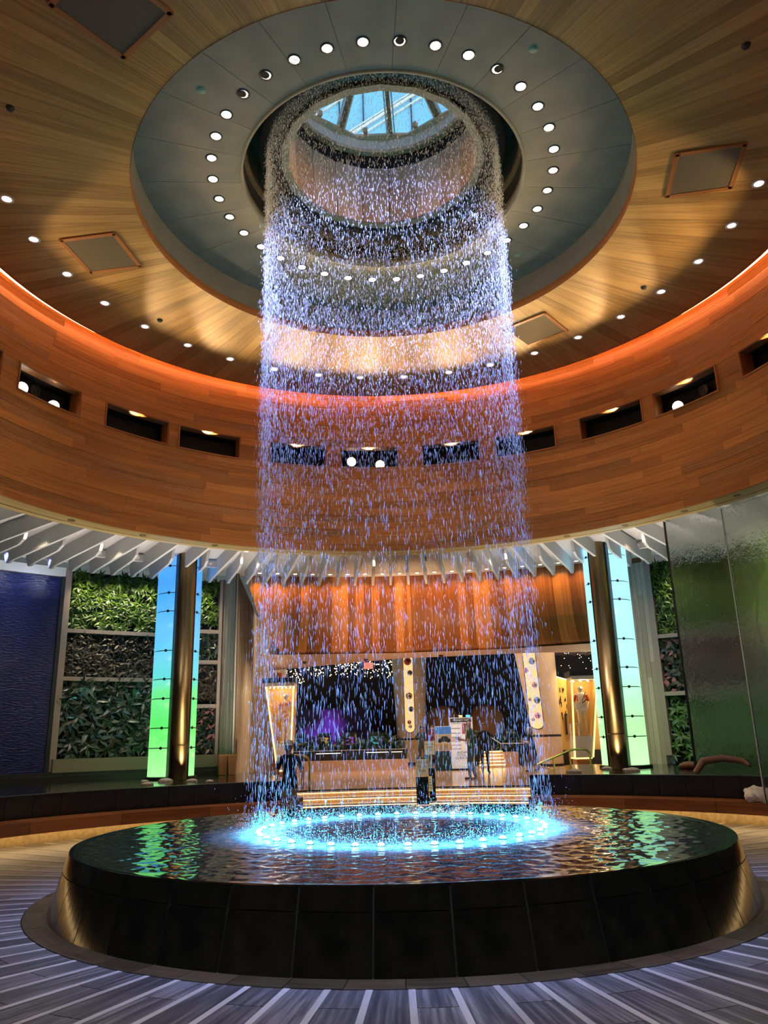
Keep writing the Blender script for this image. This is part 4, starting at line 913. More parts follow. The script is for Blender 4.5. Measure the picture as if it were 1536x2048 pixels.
def profile_person(name, label, loc, head, H, pose, cols, kind='person', bald=False, hair=(.05, .03, .02), cap=None, longhair=False):
    """one continuous skinned body (five fingered hands, nose, ears), coloured by body region; hair, cap and eyes are children"""
    k = H / 1.75; J = {}; Rd = {}; E_ = []
    def add(n, p, r, parent=None, reg='shirt'):
        J[n] = Vector(p); Rd[n] = r if isinstance(r, tuple) else (r, r)
        if parent: E_.append((parent, n, reg))
    lean = pose.get('lean', 0)
    add('pelvis', (0, 0, .95), (.155, .115))
    add('belly', (0, lean * .3, 1.1), (.155, .115), 'pelvis'); add('chest', (0, lean * .7, 1.28), (.175, .12), 'belly'); add('top', (0, lean, 1.42), (.12, .085), 'chest')
    add('neck', (0, lean + .01, 1.495), .055, 'top', 'skin'); add('jaw', (0, lean + .03, 1.565), (.07, .075), 'neck', 'skin'); add('face', (0, lean + .025, 1.635), (.082, .095), 'jaw', 'skin'); add('crown', (0, lean + .015, 1.70), (.06, .07), 'face', 'skin')
    add('nose', (0, lean + .135, 1.61), .012, 'face', 'skin')
    for s_, sd in ((-1, 'l'), (1, 'r')):
        add(sd + 'ear', (s_ * .098, lean + .015, 1.63), .014, 'face', 'skin')
        ar = pose.get('arm' + sd, ((s_ * .27, -.02, 1.16), (s_ * .28, .05, .92)))
        add(sd + 'sh', (s_ * .175, lean, 1.40), .066, 'top', 'shirt'); add(sd + 'el', ar[0], .047, sd + 'sh', 'sleeve'); add(sd + 'wr', ar[1], .032, sd + 'el', 'fore')
        d = (J[sd + 'wr'] - J[sd + 'el']).normalized(); 
        if 'hand' + sd in pose: d = Vector(pose['hand' + sd]).normalized()
        side = d.cross(Vector((s_, .3, .2))).normalized()
        pm_ = J[sd + 'wr'] + d * .075; add(sd + 'palm', pm_, (.034, .02), sd + 'wr', 'skin')
        curl = d.cross(side).normalized() * (-s_)
        for i, l in enumerate((.066, .076, .072, .056)):
            b0 = pm_ + d * .022 + side * ((i - 1.5) * .019); add('%sf%d' % (sd, i), b0 + d * l * .5, .009, sd + 'palm', 'skin'); add('%sg%d' % (sd, i), b0 + d * l * .9 + curl * .022, .008, '%sf%d' % (sd, i), 'skin')
        add(sd + 't0', pm_ - d * .02 + side * -.045, .011, sd + 'palm', 'skin'); add(sd + 't1', pm_ + d * .02 + side * -.062, .009, sd + 't0', 'skin')
        lg_ = pose.get('leg' + sd, ((s_ * .10, .02, .51), (s_ * .105, 0, .09)))
        add(sd + 'hip', (s_ * .09, 0, .86), .10, 'pelvis', 'pants'); add(sd + 'kn', lg_[0], .064, sd + 'hip', 'pants'); add(sd + 'an', lg_[1], .046, sd + 'kn', 'pants')
        a_ = J[sd + 'an']; add(sd + 'heel', (a_.x, a_.y - .02, max(a_.z - .055, .036)), .036, sd + 'an', 'shoe'); add(sd + 'toe', (a_.x + s_ * .02, a_.y + .17, max(a_.z - .062, .032)), (.042, .03), sd + 'heel', 'shoe')
    names = list(J); bm = bmesh.new(); sl = bm.verts.layers.skin.verify(); vv = {}
    for n in names:
        v = bm.verts.new(J[n] * k); v[sl].radius = (Rd[n][0] * k, Rd[n][1] * k); v[sl].use_root = (n == 'pelvis'); vv[n] = v
    for a, b_, _ in E_: bm.edges.new((vv[a], vv[b_]))
    me = bpy.data.meshes.new('skeleton'); bm.to_mesh(me); bm.free()
    tmp = bpy.data.objects.new('skeleton', me); COL.objects.link(tmp)
    tmp.modifiers.new('skin', 'SKIN').use_smooth_shade = True; tmp.modifiers.new('sub', 'SUBSURF').levels = 2
    body = bpy.data.meshes.new_from_object(tmp.evaluated_get(bpy.context.evaluated_depsgraph_get())); bpy.data.objects.remove(tmp)
    segs = [(J[a] * k, J[b_] * k, reg) for a, b_, reg in E_]
    regs = ['skin', 'shirt', 'sleeve', 'fore', 'pants', 'shoe']
    A = np.array([s_[0] for s_ in segs]); B = np.array([s_[1] for s_ in segs]); ri = np.array([regs.index(s_[2]) for s_ in segs])
    pc = np.empty(len(body.polygons) * 3); body.polygons.foreach_get('center', pc); pc = pc.reshape(-1, 3)
    AB = B - A; tq = np.clip(((pc[:, None] - A) * AB).sum(-1) / ((AB ** 2).sum(-1) + 1e-9), 0, 1); dd = np.linalg.norm(pc[:, None] - A - tq[..., None] * AB, axis=-1)
    mi = ri[dd.argmin(1)].copy(); hem = cols.get('hem', .90) * k
    tors = (np.abs(pc[:, 0]) < .21 * k) & (pc[:, 2] > hem) & (mi == 4); mi[tors] = 1
    mi[(mi == 1) & (pc[:, 2] < hem)] = 4
    mi[(mi == 0) & (pc[:, 2] < 1.475 * k) & (np.abs(pc[:, 0]) < .12 * k) & (pc[:, 2] > 1.36 * k)] = 1
    body.materials.clear()
    for r_ in regs: body.materials.append(cols[r_])
    body.polygons.foreach_set('material_index', mi.astype(np.int32)); body.polygons.foreach_set('use_smooth', [True] * len(body.polygons)); body.name = 'body'
    e = empty(name, loc, label, kind, rz=head)
    mw = Matrix.Translation(loc) @ Matrix.Rotation(head, 4, 'Z')
    def child(n, b, m, sm=True):
        o = b.build(n, m, e, sm); o.matrix_basis = mw; return o
    bo = link('body', body, None, e, mw)
    hc = Vector((0, lean + .018, 1.645)) * k
    if not bald:
        rows = []
        for i in range(7):
            t = PI * .5 * i / 6; rows.append([(hc.x + .098 * k * math.cos(t) * math.cos(f_) * (1 if True else 1), hc.y - .012 * k + .108 * k * math.cos(t) * math.sin(f_), hc.z + .012 * k + (.098 * math.sin(t) + (-.05 * (.5 - .5 * math.sin(f_)) if i == 0 else 0)) * k + (.03 * k if math.sin(f_) > .3 and i == 0 else 0)) for f_ in [2 * PI * j / 16 for j in range(16)]])
        child('hair', MB().quadgrid(rows, [[(0, 0)] * 16] * 7, True), mat('hair', hair, .6))
        if longhair:
            child('long_hair', MB().tube([hc + Vector((0, -.05, .05)) * k, hc + Vector((0, -.075, -.06)) * k, hc + Vector((0, -.08, -.2)) * k, hc + Vector((0, -.06, -.30)) * k], [.085 * k, .10 * k, .09 * k, .04 * k], 12), mat('hair', hair, .6))
    if cap:
        rows = []
        for i in range(7):
            t = PI * .5 * i / 6; rows.append([(hc.x + .106 * k * math.cos(t) * math.cos(f_), hc.y + .118 * k * math.cos(t) * math.sin(f_), hc.z + .03 * k + .098 * math.sin(t) * k) for f_ in [2 * PI * j / 16 for j in range(16)]])
        child('cap', MB().quadgrid(rows, [[(0, 0)] * 16] * 7, True), cap)
        vr = [[(hc.x + w_ * k * math.cos(f_), hc.y + (.10 + (w_ - .1) * 1.5) * k * math.sin(f_) + (w_ - .1) * k, hc.z + (.035 - (w_ - .1) * .35) * k) for f_ in np.linspace(.35, PI - .35, 9)] for w_ in (.10, .13, .16)]
        child('visor', MB().quadgrid(vr, [[(0, 0)] * 9] * 3), cap)
    for s_ in (-1, 1):
        child('eye', MB().ball((s_ * .034 * k, hc.y + .088 * k, hc.z - .004 * k), .011 * k, 8, 5), M_dark)
    child('mouth', MB().box((0, hc.y + .088 * k, hc.z - .068 * k), (.045 * k, .012 * k, .008 * k)), mat('lips', (.35, .13, .1), .5))
    return e
def cols(skin=(.45, .25, .17), shirt=(.1, .1, .1), pants=(.05, .05, .06), shoe=(.03, .03, .03), long=False, hem=.88, short=False):
    ms = mat('skin', skin, .5); sh_ = mat('shirt', shirt, .8); pn = mat('trousers', pants, .8)
    return {'skin': ms, 'shirt': sh_, 'sleeve': sh_, 'fore': sh_ if long else ms, 'pants': pn, 'shoe': mat('shoes', shoe, .6), 'hem': hem}
FL = .32
profile_person('person', 'man in a pale cap and dark navy shirt standing behind the water at left', (-2.0, 5.6, 0), math.radians(160), 1.53,
    {'arml': ((-.30, .02, 1.17), (-.36, .12, .95)), 'armr': ((.29, 0, 1.17), (.20, .2, 1.0)), 'lean': .03}, cols((.42, .26, .19), (.010, .022, .05), (.36, .32, .26), long=False, hem=.80), hair=(.3, .25, .2), cap=mat('cap', (.42, .46, .47), .7))
profile_person('person', 'bald man in a dark green polo and blue jeans, hands raised in front', (2.13, 15.0, FL), math.radians(95), 1.70,
    {'arml': ((-.22, .06, 1.13), (-.10, .28, 1.16)), 'armr': ((.22, .08, 1.13), (.10, .30, 1.18)), 'legl': ((-.10, .02, .5), (-.10, -.08, .09)), 'legr': ((.1, .06, .5), (.1, .05, .09)), 'lean': .0}, cols((.5, .29, .22), (.05, .12, .085), (.06, .12, .22), (.12, .07, .04), hem=.84), bald=True)
profile_person('person', 'man with short dark hair in an open dark shirt walking beside the porthole pillar', (1.02, 27.3, FL), math.radians(200), 1.74,
    {'arml': ((-.27, -.1, 1.16), (-.30, -.02, .93)), 'armr': ((.33, -.03, 1.15), (.42, .10, .93)), 'legl': ((-.10, .16, .52), (-.1, .05, .1)), 'legr': ((.1, -.02, .5), (.1, -.24, .14))}, cols((.28, .15, .1), (.04, .06, .05), (.05, .07, .07), hem=.86), hair=(.012, .01, .01))
profile_person('person', 'person all in black standing behind the bald man', (2.98, 19.3, FL), math.radians(185), 1.68, {}, cols((.3, .18, .13), (.012, .016, .03), (.012, .014, .02), long=True), hair=(.02, .015, .01))
profile_person('person', 'woman with long grey hair and a black top looking at her phone', (4.62, 19.3, FL), math.radians(80), 1.50,
    {'arml': ((-.22, .05, 1.12), (-.07, .27, 1.17)), 'armr': ((.22, .05, 1.12), (.07, .27, 1.17)), 'legl': ((-.09, .12, .5), (-.1, .14, .09)), 'legr': ((.1, -.06, .5), (.1, -.22, .12)), 'lean': .05}, cols((.5, .32, .25), (.012, .012, .014), (.16, .125, .11), hem=.84), hair=(.36, .31, .28), longhair=True)
profile_person('person', 'person in a maroon top half hidden behind the car poster', (1.36, 23.6, FL), math.radians(170), 1.70, {}, cols((.35, .2, .15), (.12, .012, .02), (.03, .03, .05), long=True), hair=(.03, .02, .015))
e = empty('phone', (4.30, 19.33, 1.33), 'dark phone held by the woman with long grey hair', 'phone'); MB().box((4.325, 19.33, 1.335), (.012, .075, .14)).build('case', M_dark, e); MB().box((4.333, 19.33, 1.335), (.004, .066, .125)).build('screen', emit('phone screen', (.4, .5, .6), .6), e)

# display cases with mannequins
M_caseglow = emit('case edge glow', (1, .68, .25), 1.6); M_silver = mat('silver mannequin', (.50, .52, .53), .42, .6)
M_cw = mat('case white', (.62, .56, .48), .4)
def case(label, y, xt, xb, zt0, zt1, zi, zb, flip):
    e = empty('display_case', ((xb[0] + xb[1]) / 2, y, FL), label, 'display case'); d = .8
    def slab(x0t, x1t, x0b, x1b, z0, z1, y0, y1, n, m):
        MB().hexa([(x0b, y0, z0), (x1b, y0, z0), (x1b, y1, z0), (x0b, y1, z0), (x0t, y0, z1), (x1t, y0, z1), (x1t, y1, z1), (x0t, y1, z1)]).build(n, m, e)
    fx = lambda i, z: xb[i] + (xt[i] - xb[i]) * (z - zb) / (zt0 - zb)
    slab(fx(0, zt0) - .06, fx(1, zt0) + .02, fx(0, zt0) - .06, fx(1, zt0) + .02, zt0, zt1, y - .12, y + d, 'dark_cap', M_dark)
    slab(fx(0, zt0), fx(1, zt0), fx(0, zt0), fx(1, zt0), zt0 - .12, zt0 - .002, y - .06, y + d, 'canopy_ring', M_cw)
    slab(fx(0, zt0 - .13), fx(1, zt0 - .13), fx(0, zi), fx(1, zi), zi, zt0 - .13, y + d - .04, y + d, 'back_panel', M_gold)
    i = 0 if flip else 1
    for i in (0, 1):
        s_ = (1, -1)[i]; xa, xc = fx(i, zt0 - .13), fx(i, zb)
        slab(*(sorted((xa, xa + s_ * .05)) + sorted((xc, xc + s_ * .05))), zb, zt0 - .13, y - .03, y + .03, 'lit_edge', M_caseglow)
    j = 0 if flip else 1; s_ = (1, -1)[j]; xa, xc = fx(j, zt0 - .13), fx(j, zi)
    slab(*(sorted((xa, xa + s_ * .03)) + sorted((xc, xc + s_ * .03))), zi, zt0 - .13, y + .03, y + d, 'side_panel', M_gold)
    slab(fx(0, zi) + .05, fx(1, zi) - .05, fx(0, zb) + .05, fx(1, zb) - .05, zb, zi, y, y + d, 'plinth', M_cw)
    slab(fx(0, zb) + .05, fx(1, zb) - .05, fx(0, zb) + .05, fx(1, zb) - .05, zb - .05, zb - .004, y + .01, y + d, 'glow_base', M_caseglow)
    slab(fx(0, zb) + .1, fx(1, zb) - .1, fx(0, zb) + .1, fx(1, zb) - .1, FL, zb - .052, y + .05, y + d - .05, 'foot', M_trimw)
    b = MB()
    for q in range(11):
        u = (q + .5) / 11; b.ball((fx(0, zt0) + (fx(1, zt0) - fx(0, zt0)) * u, y + .1 + .25 * (q % 3), zt0 - .15), .02, 6, 4)
    b.build('bulbs', emit('case bulbs', (1, .75, .35), 12), e)
    lamp('POINT', 'case_light', ((xt[0] + xt[1]) / 2, y + .2, zt0 - .25), 9, (1, .74, .38), .1, parent=e)
case('tapered lit display case holding a mannequin in a pale robe, by the slatted wall', 18, (-4.55, -3.53), (-4.1, -3.62), 3.47, 3.63, 1.47, .62, True)
case('tapered lit display case holding a mannequin in a white shirt, right of the pillar', 18, (5.93, 6.86), (5.80, 6.46), 3.44, 3.60, 1.47, .78, False)
mc = cols((.5, .5, .5), (.72, .60, .40), (.72, .60, .40), (.7, .6, .4), long=True, hem=.7); mc['skin'] = M_silver
M_robe = noisy('patterned robe', (.75, .62, .42), (.50, .12, .08), 9, .7); mc['shirt'] = mc['sleeve'] = M_robe
profile_person('mannequin', 'silver headed mannequin in a pale patterned robe inside the left display case', (-3.86, 18.32, 1.475), math.radians(165), 1.68, {}, mc, 'mannequin', bald=True)
mc = cols((.5, .5, .5), (.75, .66, .58), (.62, .52, .36), (.5, .45, .4), hem=.86); mc['skin'] = mc['fore'] = M_silver; mc['sleeve'] = mat('red sleeve', (.55, .06, .04), .7)
mq = profile_person('mannequin', 'silver mannequin in white shirt and beige trousers inside the right display case', (6.28, 18.32, 1.475), math.radians(172), 1.68, {'armr': ((.27, .02, 1.16), (.22, .12, .96)), 'arml': ((-.26, .03, 1.16), (-.2, .17, 1.0))}, mc, 'mannequin', bald=True)
e = empty('guitar', (6.15, 18.12, 2.4), 'small white guitar on a black strap hung on the right hand mannequin', 'guitar')
MB().disc((6.13, 18.13, 2.42), (0, -1, .1), .13, .04, 16).disc((6.22, 18.13, 2.50), (0, -1, .1), .10, .04, 16).build('body', M_cw, e); MB().tube([(6.26, 18.1, 2.54), (6.42, 18.1, 2.66)], .018, 6).build('neck', M_dark, e)
MB().tube([(6.2, 18.1, 2.5), (6.32, 18.15, 2.7), (6.42, 18.2, 2.9)], .014, 6).build('strap', M_dark, e)
e = empty('clear_stool', (5.97, 18.3, 1.475), 'small clear box stool beside the right hand mannequin', 'stool')
for x, z, dx, dz in ((5.97, 1.87, .3, .02), (5.83, 1.67, .02, .4), (6.11, 1.67, .02, .4)): MB().box((x, 18.3, z), (dx, .25, dz)).build('panel', M_cw, e)

# signs
M_cream2 = mat('cream sign', (.56, .50, .34), .5, emit=(.6, .5, .3), es=.25); M_ink = mat('ink', (.04, .035, .03), .6); M_inkg = mat('grey print', (.3, .3, .32), .6); M_inkr = mat('red print', (.5, .07, .05), .6)
M_paper = mat('white board', (.74, .74, .76), .4, emit=(.8, .8, .85), es=.3); M_dkgreen = mat('dark green podium', (.012, .05, .045), .4); M_navy = mat('dark navy bollard', (.008, .025, .03), .35)
def tf(x, y, z): return Matrix.Translation((x, y, z)) @ FACE
e = empty('step_sign', (.51, 9.85, 0), 'dark bollard with a cream WATCH YOUR STEP sign standing in front of the glowing steps', 'sign')
MB().box((.51, 9.75, .33), (.285, .05, .66)).build('bollard', M_navy, e); MB().box((.515, 9.72, .87), (.29, .03, .38)).build('sign_panel', M_cream2, e); MB().box((.515, 9.72, 1.07), (.30, .05, .02)).build('cap', M_dark, e)
text('lettering', 'WATCH\nYOUR\nSTEP', .075, tf(.515, 9.702, .885), M_ink, e, space=1.25)
e = empty('step_sign', (.77, 11.6, .32), 'brass post with a cream WATCH YOUR STEP sign, behind the dark bollard', 'sign')
MB().tube([(.78, 11.6, .33), (.78, 11.6, 1.2)], .045, 10).build('post', M_brass, e); MB().lathe([(.14, .32), (.14, .34), (.05, .37)], n=18, c=(.78, 11.6)).build('foot', M_dark, e)
MB().box((.775, 11.53, 1.28), (.26, .03, .33)).build('sign_panel', M_cream2, e); text('lettering', 'WATCH\nYOUR\nSTEP', .058, tf(.775, 11.512, 1.29), M_ink, e, space=1.25)
e = empty('small_notice', (.72, 10.2, .107), 'narrow dark post with a small yellow notice on the steps beside the bollard', 'sign')
MB().box((.76, 10.25, .47), (.15, .06, .72)).build('post', M_dark, e); MB().box((.715, 10.21, .48), (.085, .02, .34)).build('notice', mat('yellow notice', (.6, .52, .2), .5, emit=(.6, .5, .2), es=.3), e); MB().box((.74, 10.16, .14), (.2, .24, .06)).build('foot', M_dark, e)
for k in range(4): MB().box((.715, 10.198, .57 - .06 * k), (.055, .004, .018)).build('print_line', M_inkg, e)
e = empty('poster_stand', (1.7, 22, FL), 'dark green podium carrying a poster of a dark car under a blue sky', 'poster')
MB().box((1.68, 21.97, .66), (.60, .2, .68)).build('podium', M_dkgreen, e); po = MB().box((1.70, 21.95, 1.5), (.64, .04, .90)).build('poster', M_paper, e)
MB().box((1.70, 21.926, 1.80), (.63, .006, .27)).build('sky', mat('sky blue print', (.06, .2, .62), .4, emit=(.06, .2, .62), es=.3), po); MB().box((1.70, 21.926, 1.50), (.63, .006, .33)).build('haze', mat('haze print', (.5, .52, .55), .4), po); MB().box((1.70, 21.926, 1.19), (.63, .006, .26)).build('sand', mat('sand print', (.55, .42, .22), .5), po)
cb = [(-.24, 0), (-.22, .10), (-.12, .12), (-.06, .20), (.12, .20), (.19, .12), (.25, .10), (.26, 0)]
MB().face([(1.72 + x, 21.918, 1.38 + z) for x, z in cb]).build('car_print', mat('dark car print', (.03, .045, .07), .4), po)
for x in (-.15, .17): MB().disc((1.72 + x, 21.919, 1.38), (0, -1, 0), .05, .004, 12).build('wheel_print', M_dark, po)
for k in range(3): MB().box((1.70, 21.92, 1.24 - .06 * k), (.42, .004, .02)).build('print_line', M_inkg, po)
MB().box((1.72, 21.895, .82), (.15, .01, .15)).build('logo_square', M_paper, e); MB().box((1.72, 21.895, .66), (.24, .01, .03)).build('name_line', M_paper, e)
e = empty('directory_board', (2.4, 22.2, FL), 'tall white directory board with a dark header, red lines and GUITAR HOTEL CHECK-IN lettering', 'sign')
MB().box((2.42, 22.2, 1.32), (.86, .08, 1.88)).build('panel', M_paper, e); MB().box((2.42, 22.2, .35), (.9, .3, .06)).build('foot', M_dark, e)
for dx in (-.44, .44): MB().box((2.42 + dx, 22.19, 1.32), (.03, .11, 1.92)).build('frame_side', M_white, e)
MB().box((2.42, 22.155, 2.16), (.82, .01, .15)).build('header', M_ink, e); text('header_text', 'PROPERTY MAP', .085, tf(2.42, 22.148, 2.16), M_paper, e)
for k, (z, m_) in enumerate(((2.04, M_inkg), (1.86, M_ink), (1.68, M_ink), (1.53, M_ink), (1.48, M_inkr), (1.43, M_inkr), (1.38, M_inkr), (1.24, M_inkr), (1.10, M_inkr))): MB().box((2.22, 22.157, z), (.36, .004, .02)).build('print_line', m_, e)
MB().box((2.52, 22.157, 1.85), (.13, .004, .4)).build('map_red', mat('map red', (.55, .12, .1), .5), e); MB().box((2.66, 22.157, 1.65), (.2, .004, .75)).build('map_green', mat('map green', (.36, .42, .34), .5), e)
text('lettering', 'GUITAR\nHOTEL\nCHECK-IN', .105, tf(2.40, 22.15, .86), M_ink, e, space=1.0)

# golden steps and rail in the middle distance, counters, planting, casino
gs = empty('golden_steps', (3.8, 24, FL), 'short flight of golden lit steps in the middle distance', 'steps')
for k in range(5):
    MB().box((3.75 + .04 * k, 24.2 + .3 * k, .36 + .125 * k), (1.05 - .05 * k, .5, .10)).build('step', M_riser, gs); MB().box((3.75 + .04 * k, 23.94 + .3 * k, .425 + .125 * k), (1.05 - .05 * k, .02, .025)).build('led_strip', M_ledw, gs)
MB().box((4.55, 24.5, .6), (.55, 1, .6)).build('side_wall', M_pink, gs)
rl = empty('step_rail', (4.2, 23.9, FL), 'thin metal handrail beside the golden steps', 'handrail')
MB().tube([(3.68, 24.6, 1.60), (4.13, 23.9, 1.24), (5.1, 23.9, 1.24)], .022, 6).build('handrail', M_silver, rl)
for x, z in ((3.75, 1.5), (4.13, 1.24), (5.05, 1.24)): MB().tube([(x, 23.9, .32), (x, 23.9, z)], .016, 6).build('post', M_silver, rl)
e = empty('low_counter', (-2, 24, FL), 'low pink stone counter with a dark glass top at the back left of the lobby', 'counter')
MB().box((-2.1, 24.3, .53), (4.9, .6, .42)).build('stone_front', M_pink, e); MB().box((-2.1, 24.3, .93), (4.8, .4, .38)).build('dark_glass', M_dark, e); MB().box((-2.1, 24.1, 1.13), (4.85, .05, .03)).build('top_rail', M_silver, e)
for x, w_ in ((-2.9, 1.0), (-.9, .9), (-.1, .45)): MB().box((x, 24.09, 1.02), (w_, .02, .02)).build('light_line', emit('white line', (1, .9, .75), 2.5), e)
ML_lob = leafmat('dim leaves', (.004, .02, .014), (.012, .05, .035))
for x0, x1, y, lb in ((-4.4, .2, 24.95, 'dark hedge of leaves along the low counter at left'), (3.2, 5.4, 26.4, 'dark hedge of leaves behind the step rail')):
    e = empty('hedge', ((x0 + x1) / 2, y, .35), lb, 'hedge'); fr = []
    for _ in range(700):
        x = rng.uniform(x0, x1); zz = rng.uniform(1.0, 1.45 + .3 * math.sin(x * 2.3) ** 2); d = Vector(rng.normal(0, 1, 3)); d.normalize(); nrm = Vector((0, -1, .4)); nrm = (nrm - d * nrm.dot(d)).normalized(); yv = nrm.cross(d); s_ = rng.uniform(.14, .3)
        m_ = Matrix((d * s_, yv * s_, nrm * s_)).transposed().to_4x4(); m_.translation = (x, y + rng.normal(0, .15), zz); fr.append(m_)
    leafstuff('foliage', fr, 1, .4, ML_lob, e); MB().box(((x0 + x1) / 2, y, .72), (x1 - x0, .4, .78)).build('trough', M_dark, e)
# hanging bulbs of the casino ceiling
bl = empty('bulb_cloud', (-3.6, 34, 5), 'cloud of hundreds of tiny warm bulbs hanging from the dark casino ceiling', 'light installation')
bme = MB().ball((0, 0, 0), .027, 6, 4).mesh('bulb'); mt = []
for k in range(285):
    x = rng.uniform(-8.2, .4); z = (4.85 + rng.random() * .95 if x > -4.8 else 4.55 + rng.random() * .85) ; mt.append(Matrix.Translation((x, rng.uniform(33, 36), z)))
M_bulb = emit('tiny bulb', (1, .76, .48), 5); M_bulb.cycles.emission_sampling = 'NONE'
instances('bulb', bme, M_bulb, bl, mt); MB().box((-3.8, 34.5, 6.2), (9.4, 4, .06)).build('black_panel', M_black, bl); MB().box((-3.8, 34.5, 6.46), (.2, .2, .48)).build('hanger', M_dark, bl)
bl2 = empty('bulb_cloud', (8.3, 27, 5), 'small cloud of tiny bulbs under the dark red ceiling above the right hand case', 'light installation')
instances('bulb', bme, M_bulb, bl2, [Matrix.Translation((rng.uniform(7.2, 10), rng.uniform(25, 29), rng.uniform(4.3, 5.3))) @ Matrix.Scale(.6, 4) for _ in range(40)])
M_dred = mat('dark red ceiling', (.09, .022, .012), .5); MB().box((8.6, 28, 5.5), (3.6, 7, .08)).build('dark_red_panel', M_dred, bl2); MB().box((8.6, 28, 6.12), (.2, .2, 1.16)).build('hanger', M_dark, bl2)
for k in range(5): MB().box((7.3 + .6 * k, 28, 5.44), (.05, 7, .05)).build('slat', M_trimw, bl2)
M_purple, t, bb = newmat('purple light wall'); L = t.links.new
tc = N(t, 'ShaderNodeTexCoord'); n_ = N(t, 'ShaderNodeTexNoise'); n_.inputs['Scale'].default_value = .55; L(tc.outputs['Object'], n_.inputs['Vector']); r_ = ramp(t, [(.36, (.006, .001, .012)), (.55, (.11, .02, .30)), (.7, (.20, .05, .75))]); vl = N(t, 'ShaderNodeVectorMath', operation='DISTANCE'); vl.inputs[1].default_value = (-4.6, 40, 2.0); L(tc.outputs['Object'], vl.inputs[0]); mm = N(t, 'ShaderNodeMath', operation='MULTIPLY_ADD'); mm.inputs[1].default_value = -.24; mm.inputs[2].default_value = .24; L(vl.outputs['Value'], mm.inputs[0]); ad_ = N(t, 'ShaderNodeMath', operation='ADD'); L(n_.outputs[0], ad_.inputs[0]); L(mm.outputs[0], ad_.inputs[1]); L(ad_.outputs[0], r_.inputs[0]); L(r_.outputs[0], bb.inputs['Emission Color']); bb.inputs['Emission Strength'].default_value = .55; bb.inputs['Base Color'].default_value = (.01, .01, .02, 1)
e = empty('video_wall', (-5, 40, 1), 'blurred purple glowing video wall at the back of the casino', 'screen'); MB().box((-4.6, 40, 2.3), (5.6, .1, 2.2)).build('screen', M_purple, e); MB().box((-4.6, 40.1, 2.3), (5.8, .1, 2.4)).build('frame', M_dark, e)
scr = [((.9, .08, .06), .6), ((.1, .3, .9), .3), ((.9, .5, .1), .4), ((.5, .1, .8), .4), ((.1, .7, .8), .3)]
for k in range(5):
    x = -6.2 + 1.25 * k; c_, s_ = scr[k]; e = empty('slot_machine', (x, 31, FL), ('dark slot machine with a red screen', 'dark slot machine with a blue screen', 'dark slot machine with an amber screen', 'dark slot machine with a violet screen', 'dark slot machine with a cyan screen')[k] + ' at the back of the casino', 'slot machine')
    MB().box((x, 31.3, .75), (.7, .6, .86)).build('cabinet', M_dark, e); MB().hexa([(x - .33, 31.1, 1.18), (x + .33, 31.1, 1.18), (x + .33, 31.5, 1.18), (x - .33, 31.5, 1.18), (x - .3, 31.25, 1.9), (x + .3, 31.25, 1.9), (x + .3, 31.5, 1.9), (x - .3, 31.5, 1.9)]).build('head', M_dark, e)
    MB().box((x, 31.12, 1.5), (.38, .02, .36)).build('screen', emit('slot screen', c_, s_), e)
for (x, y), lb in (((2.3, 33), 'tan rounded alcove wall left of the directory board'), ((4.6, 33), 'tan rounded alcove wall behind the step rail')):
    e = empty('alcove_wall', (x, y, FL), lb, 'wall panel'); MB().lathe([(.9, .32), (.9, 2.2), (.86, 2.6), (.6, 3.0), (.1, 3.15)], 180, 360, 20, (x, y)).build('panel', mat('tan wall', (.30, .15, .07), .6), e, True); MB().lathe([(.92, .32), (.92, .5)], 180, 360, 20, (x, y)).build('skirting', M_dark, e)
for k in range(4):
    e = empty('bar_shelf', (2.6 + .5 * k, 34, .32), ('red', 'amber', 'cyan', 'white')[k] + ' lit shelf light of the far bar above the directory board', 'light'); MB().box((2.7 + .55 * k, 34, 2.62), (.36, .1, .10)).build('lit_bar', emit('bar', ((.8, .1, .05), (1, .6, .2), (.1, .8, 1), (1, .9, .7))[k], 1.5), e); MB().box((2.7 + .55 * k, 34.05, 2.54), (.4, .2, .04)).build('shelf', M_dark, e); MB().box((2.7 + .55 * k, 34.1, 1.42), (.08, .08, 2.2)).build('upright', M_dark, e)
# perforated gold wall with frame at right
e = empty('gold_wall', (7.6, 25, FL), 'gold lit wall with dark vertical slots behind the right hand display case', 'wall panel')
MB().hexa([(6.55, 25, .9), (9.4, 24.2, .9), (9.4, 24.4, .9), (6.55, 25.2, .9), (6.55, 25, 4.0), (9.4, 24.2, 3.0), (9.4, 24.4, 3.0), (6.55, 25.2, 4.0)]).build('panel', M_gold, e)
b = MB()
for _ in range(90):
    x = rng.uniform(6.65, 9.2); z = rng.uniform(2.2, 3.4); b.box((x, 24.98 - (x - 6.55) * .281, z), (.03, .02, rng.uniform(.08, .22)), -.27)
o = b.build('slots', M_dark, e)
MB().tube([(6.55, 24.97, 4.0), (9.4, 24.17, 3.0)], .03, 6).build('led_strip', M_ledw, e)
fr_ = MB().box((7.25, 24.7, 1.95), (.55, .05, .85), -.27).build('picture_frame', M_dark, e); MB().box((7.245, 24.68, 1.95), (.42, .04, .68), -.27).build('picture', mat('dim picture', (.12, .07, .04), .5), fr_)
MB().box((7.9, 24.7, .62), (2.8, .7, .58), -.27).build('dark_base', M_dark, e)
lamp('AREA', 'gold_wash', (7.6, 23.6, 4.2), 60, (1, .7, .3), sx=1.0, target=(7.7, 25, 2.4), parent=e)
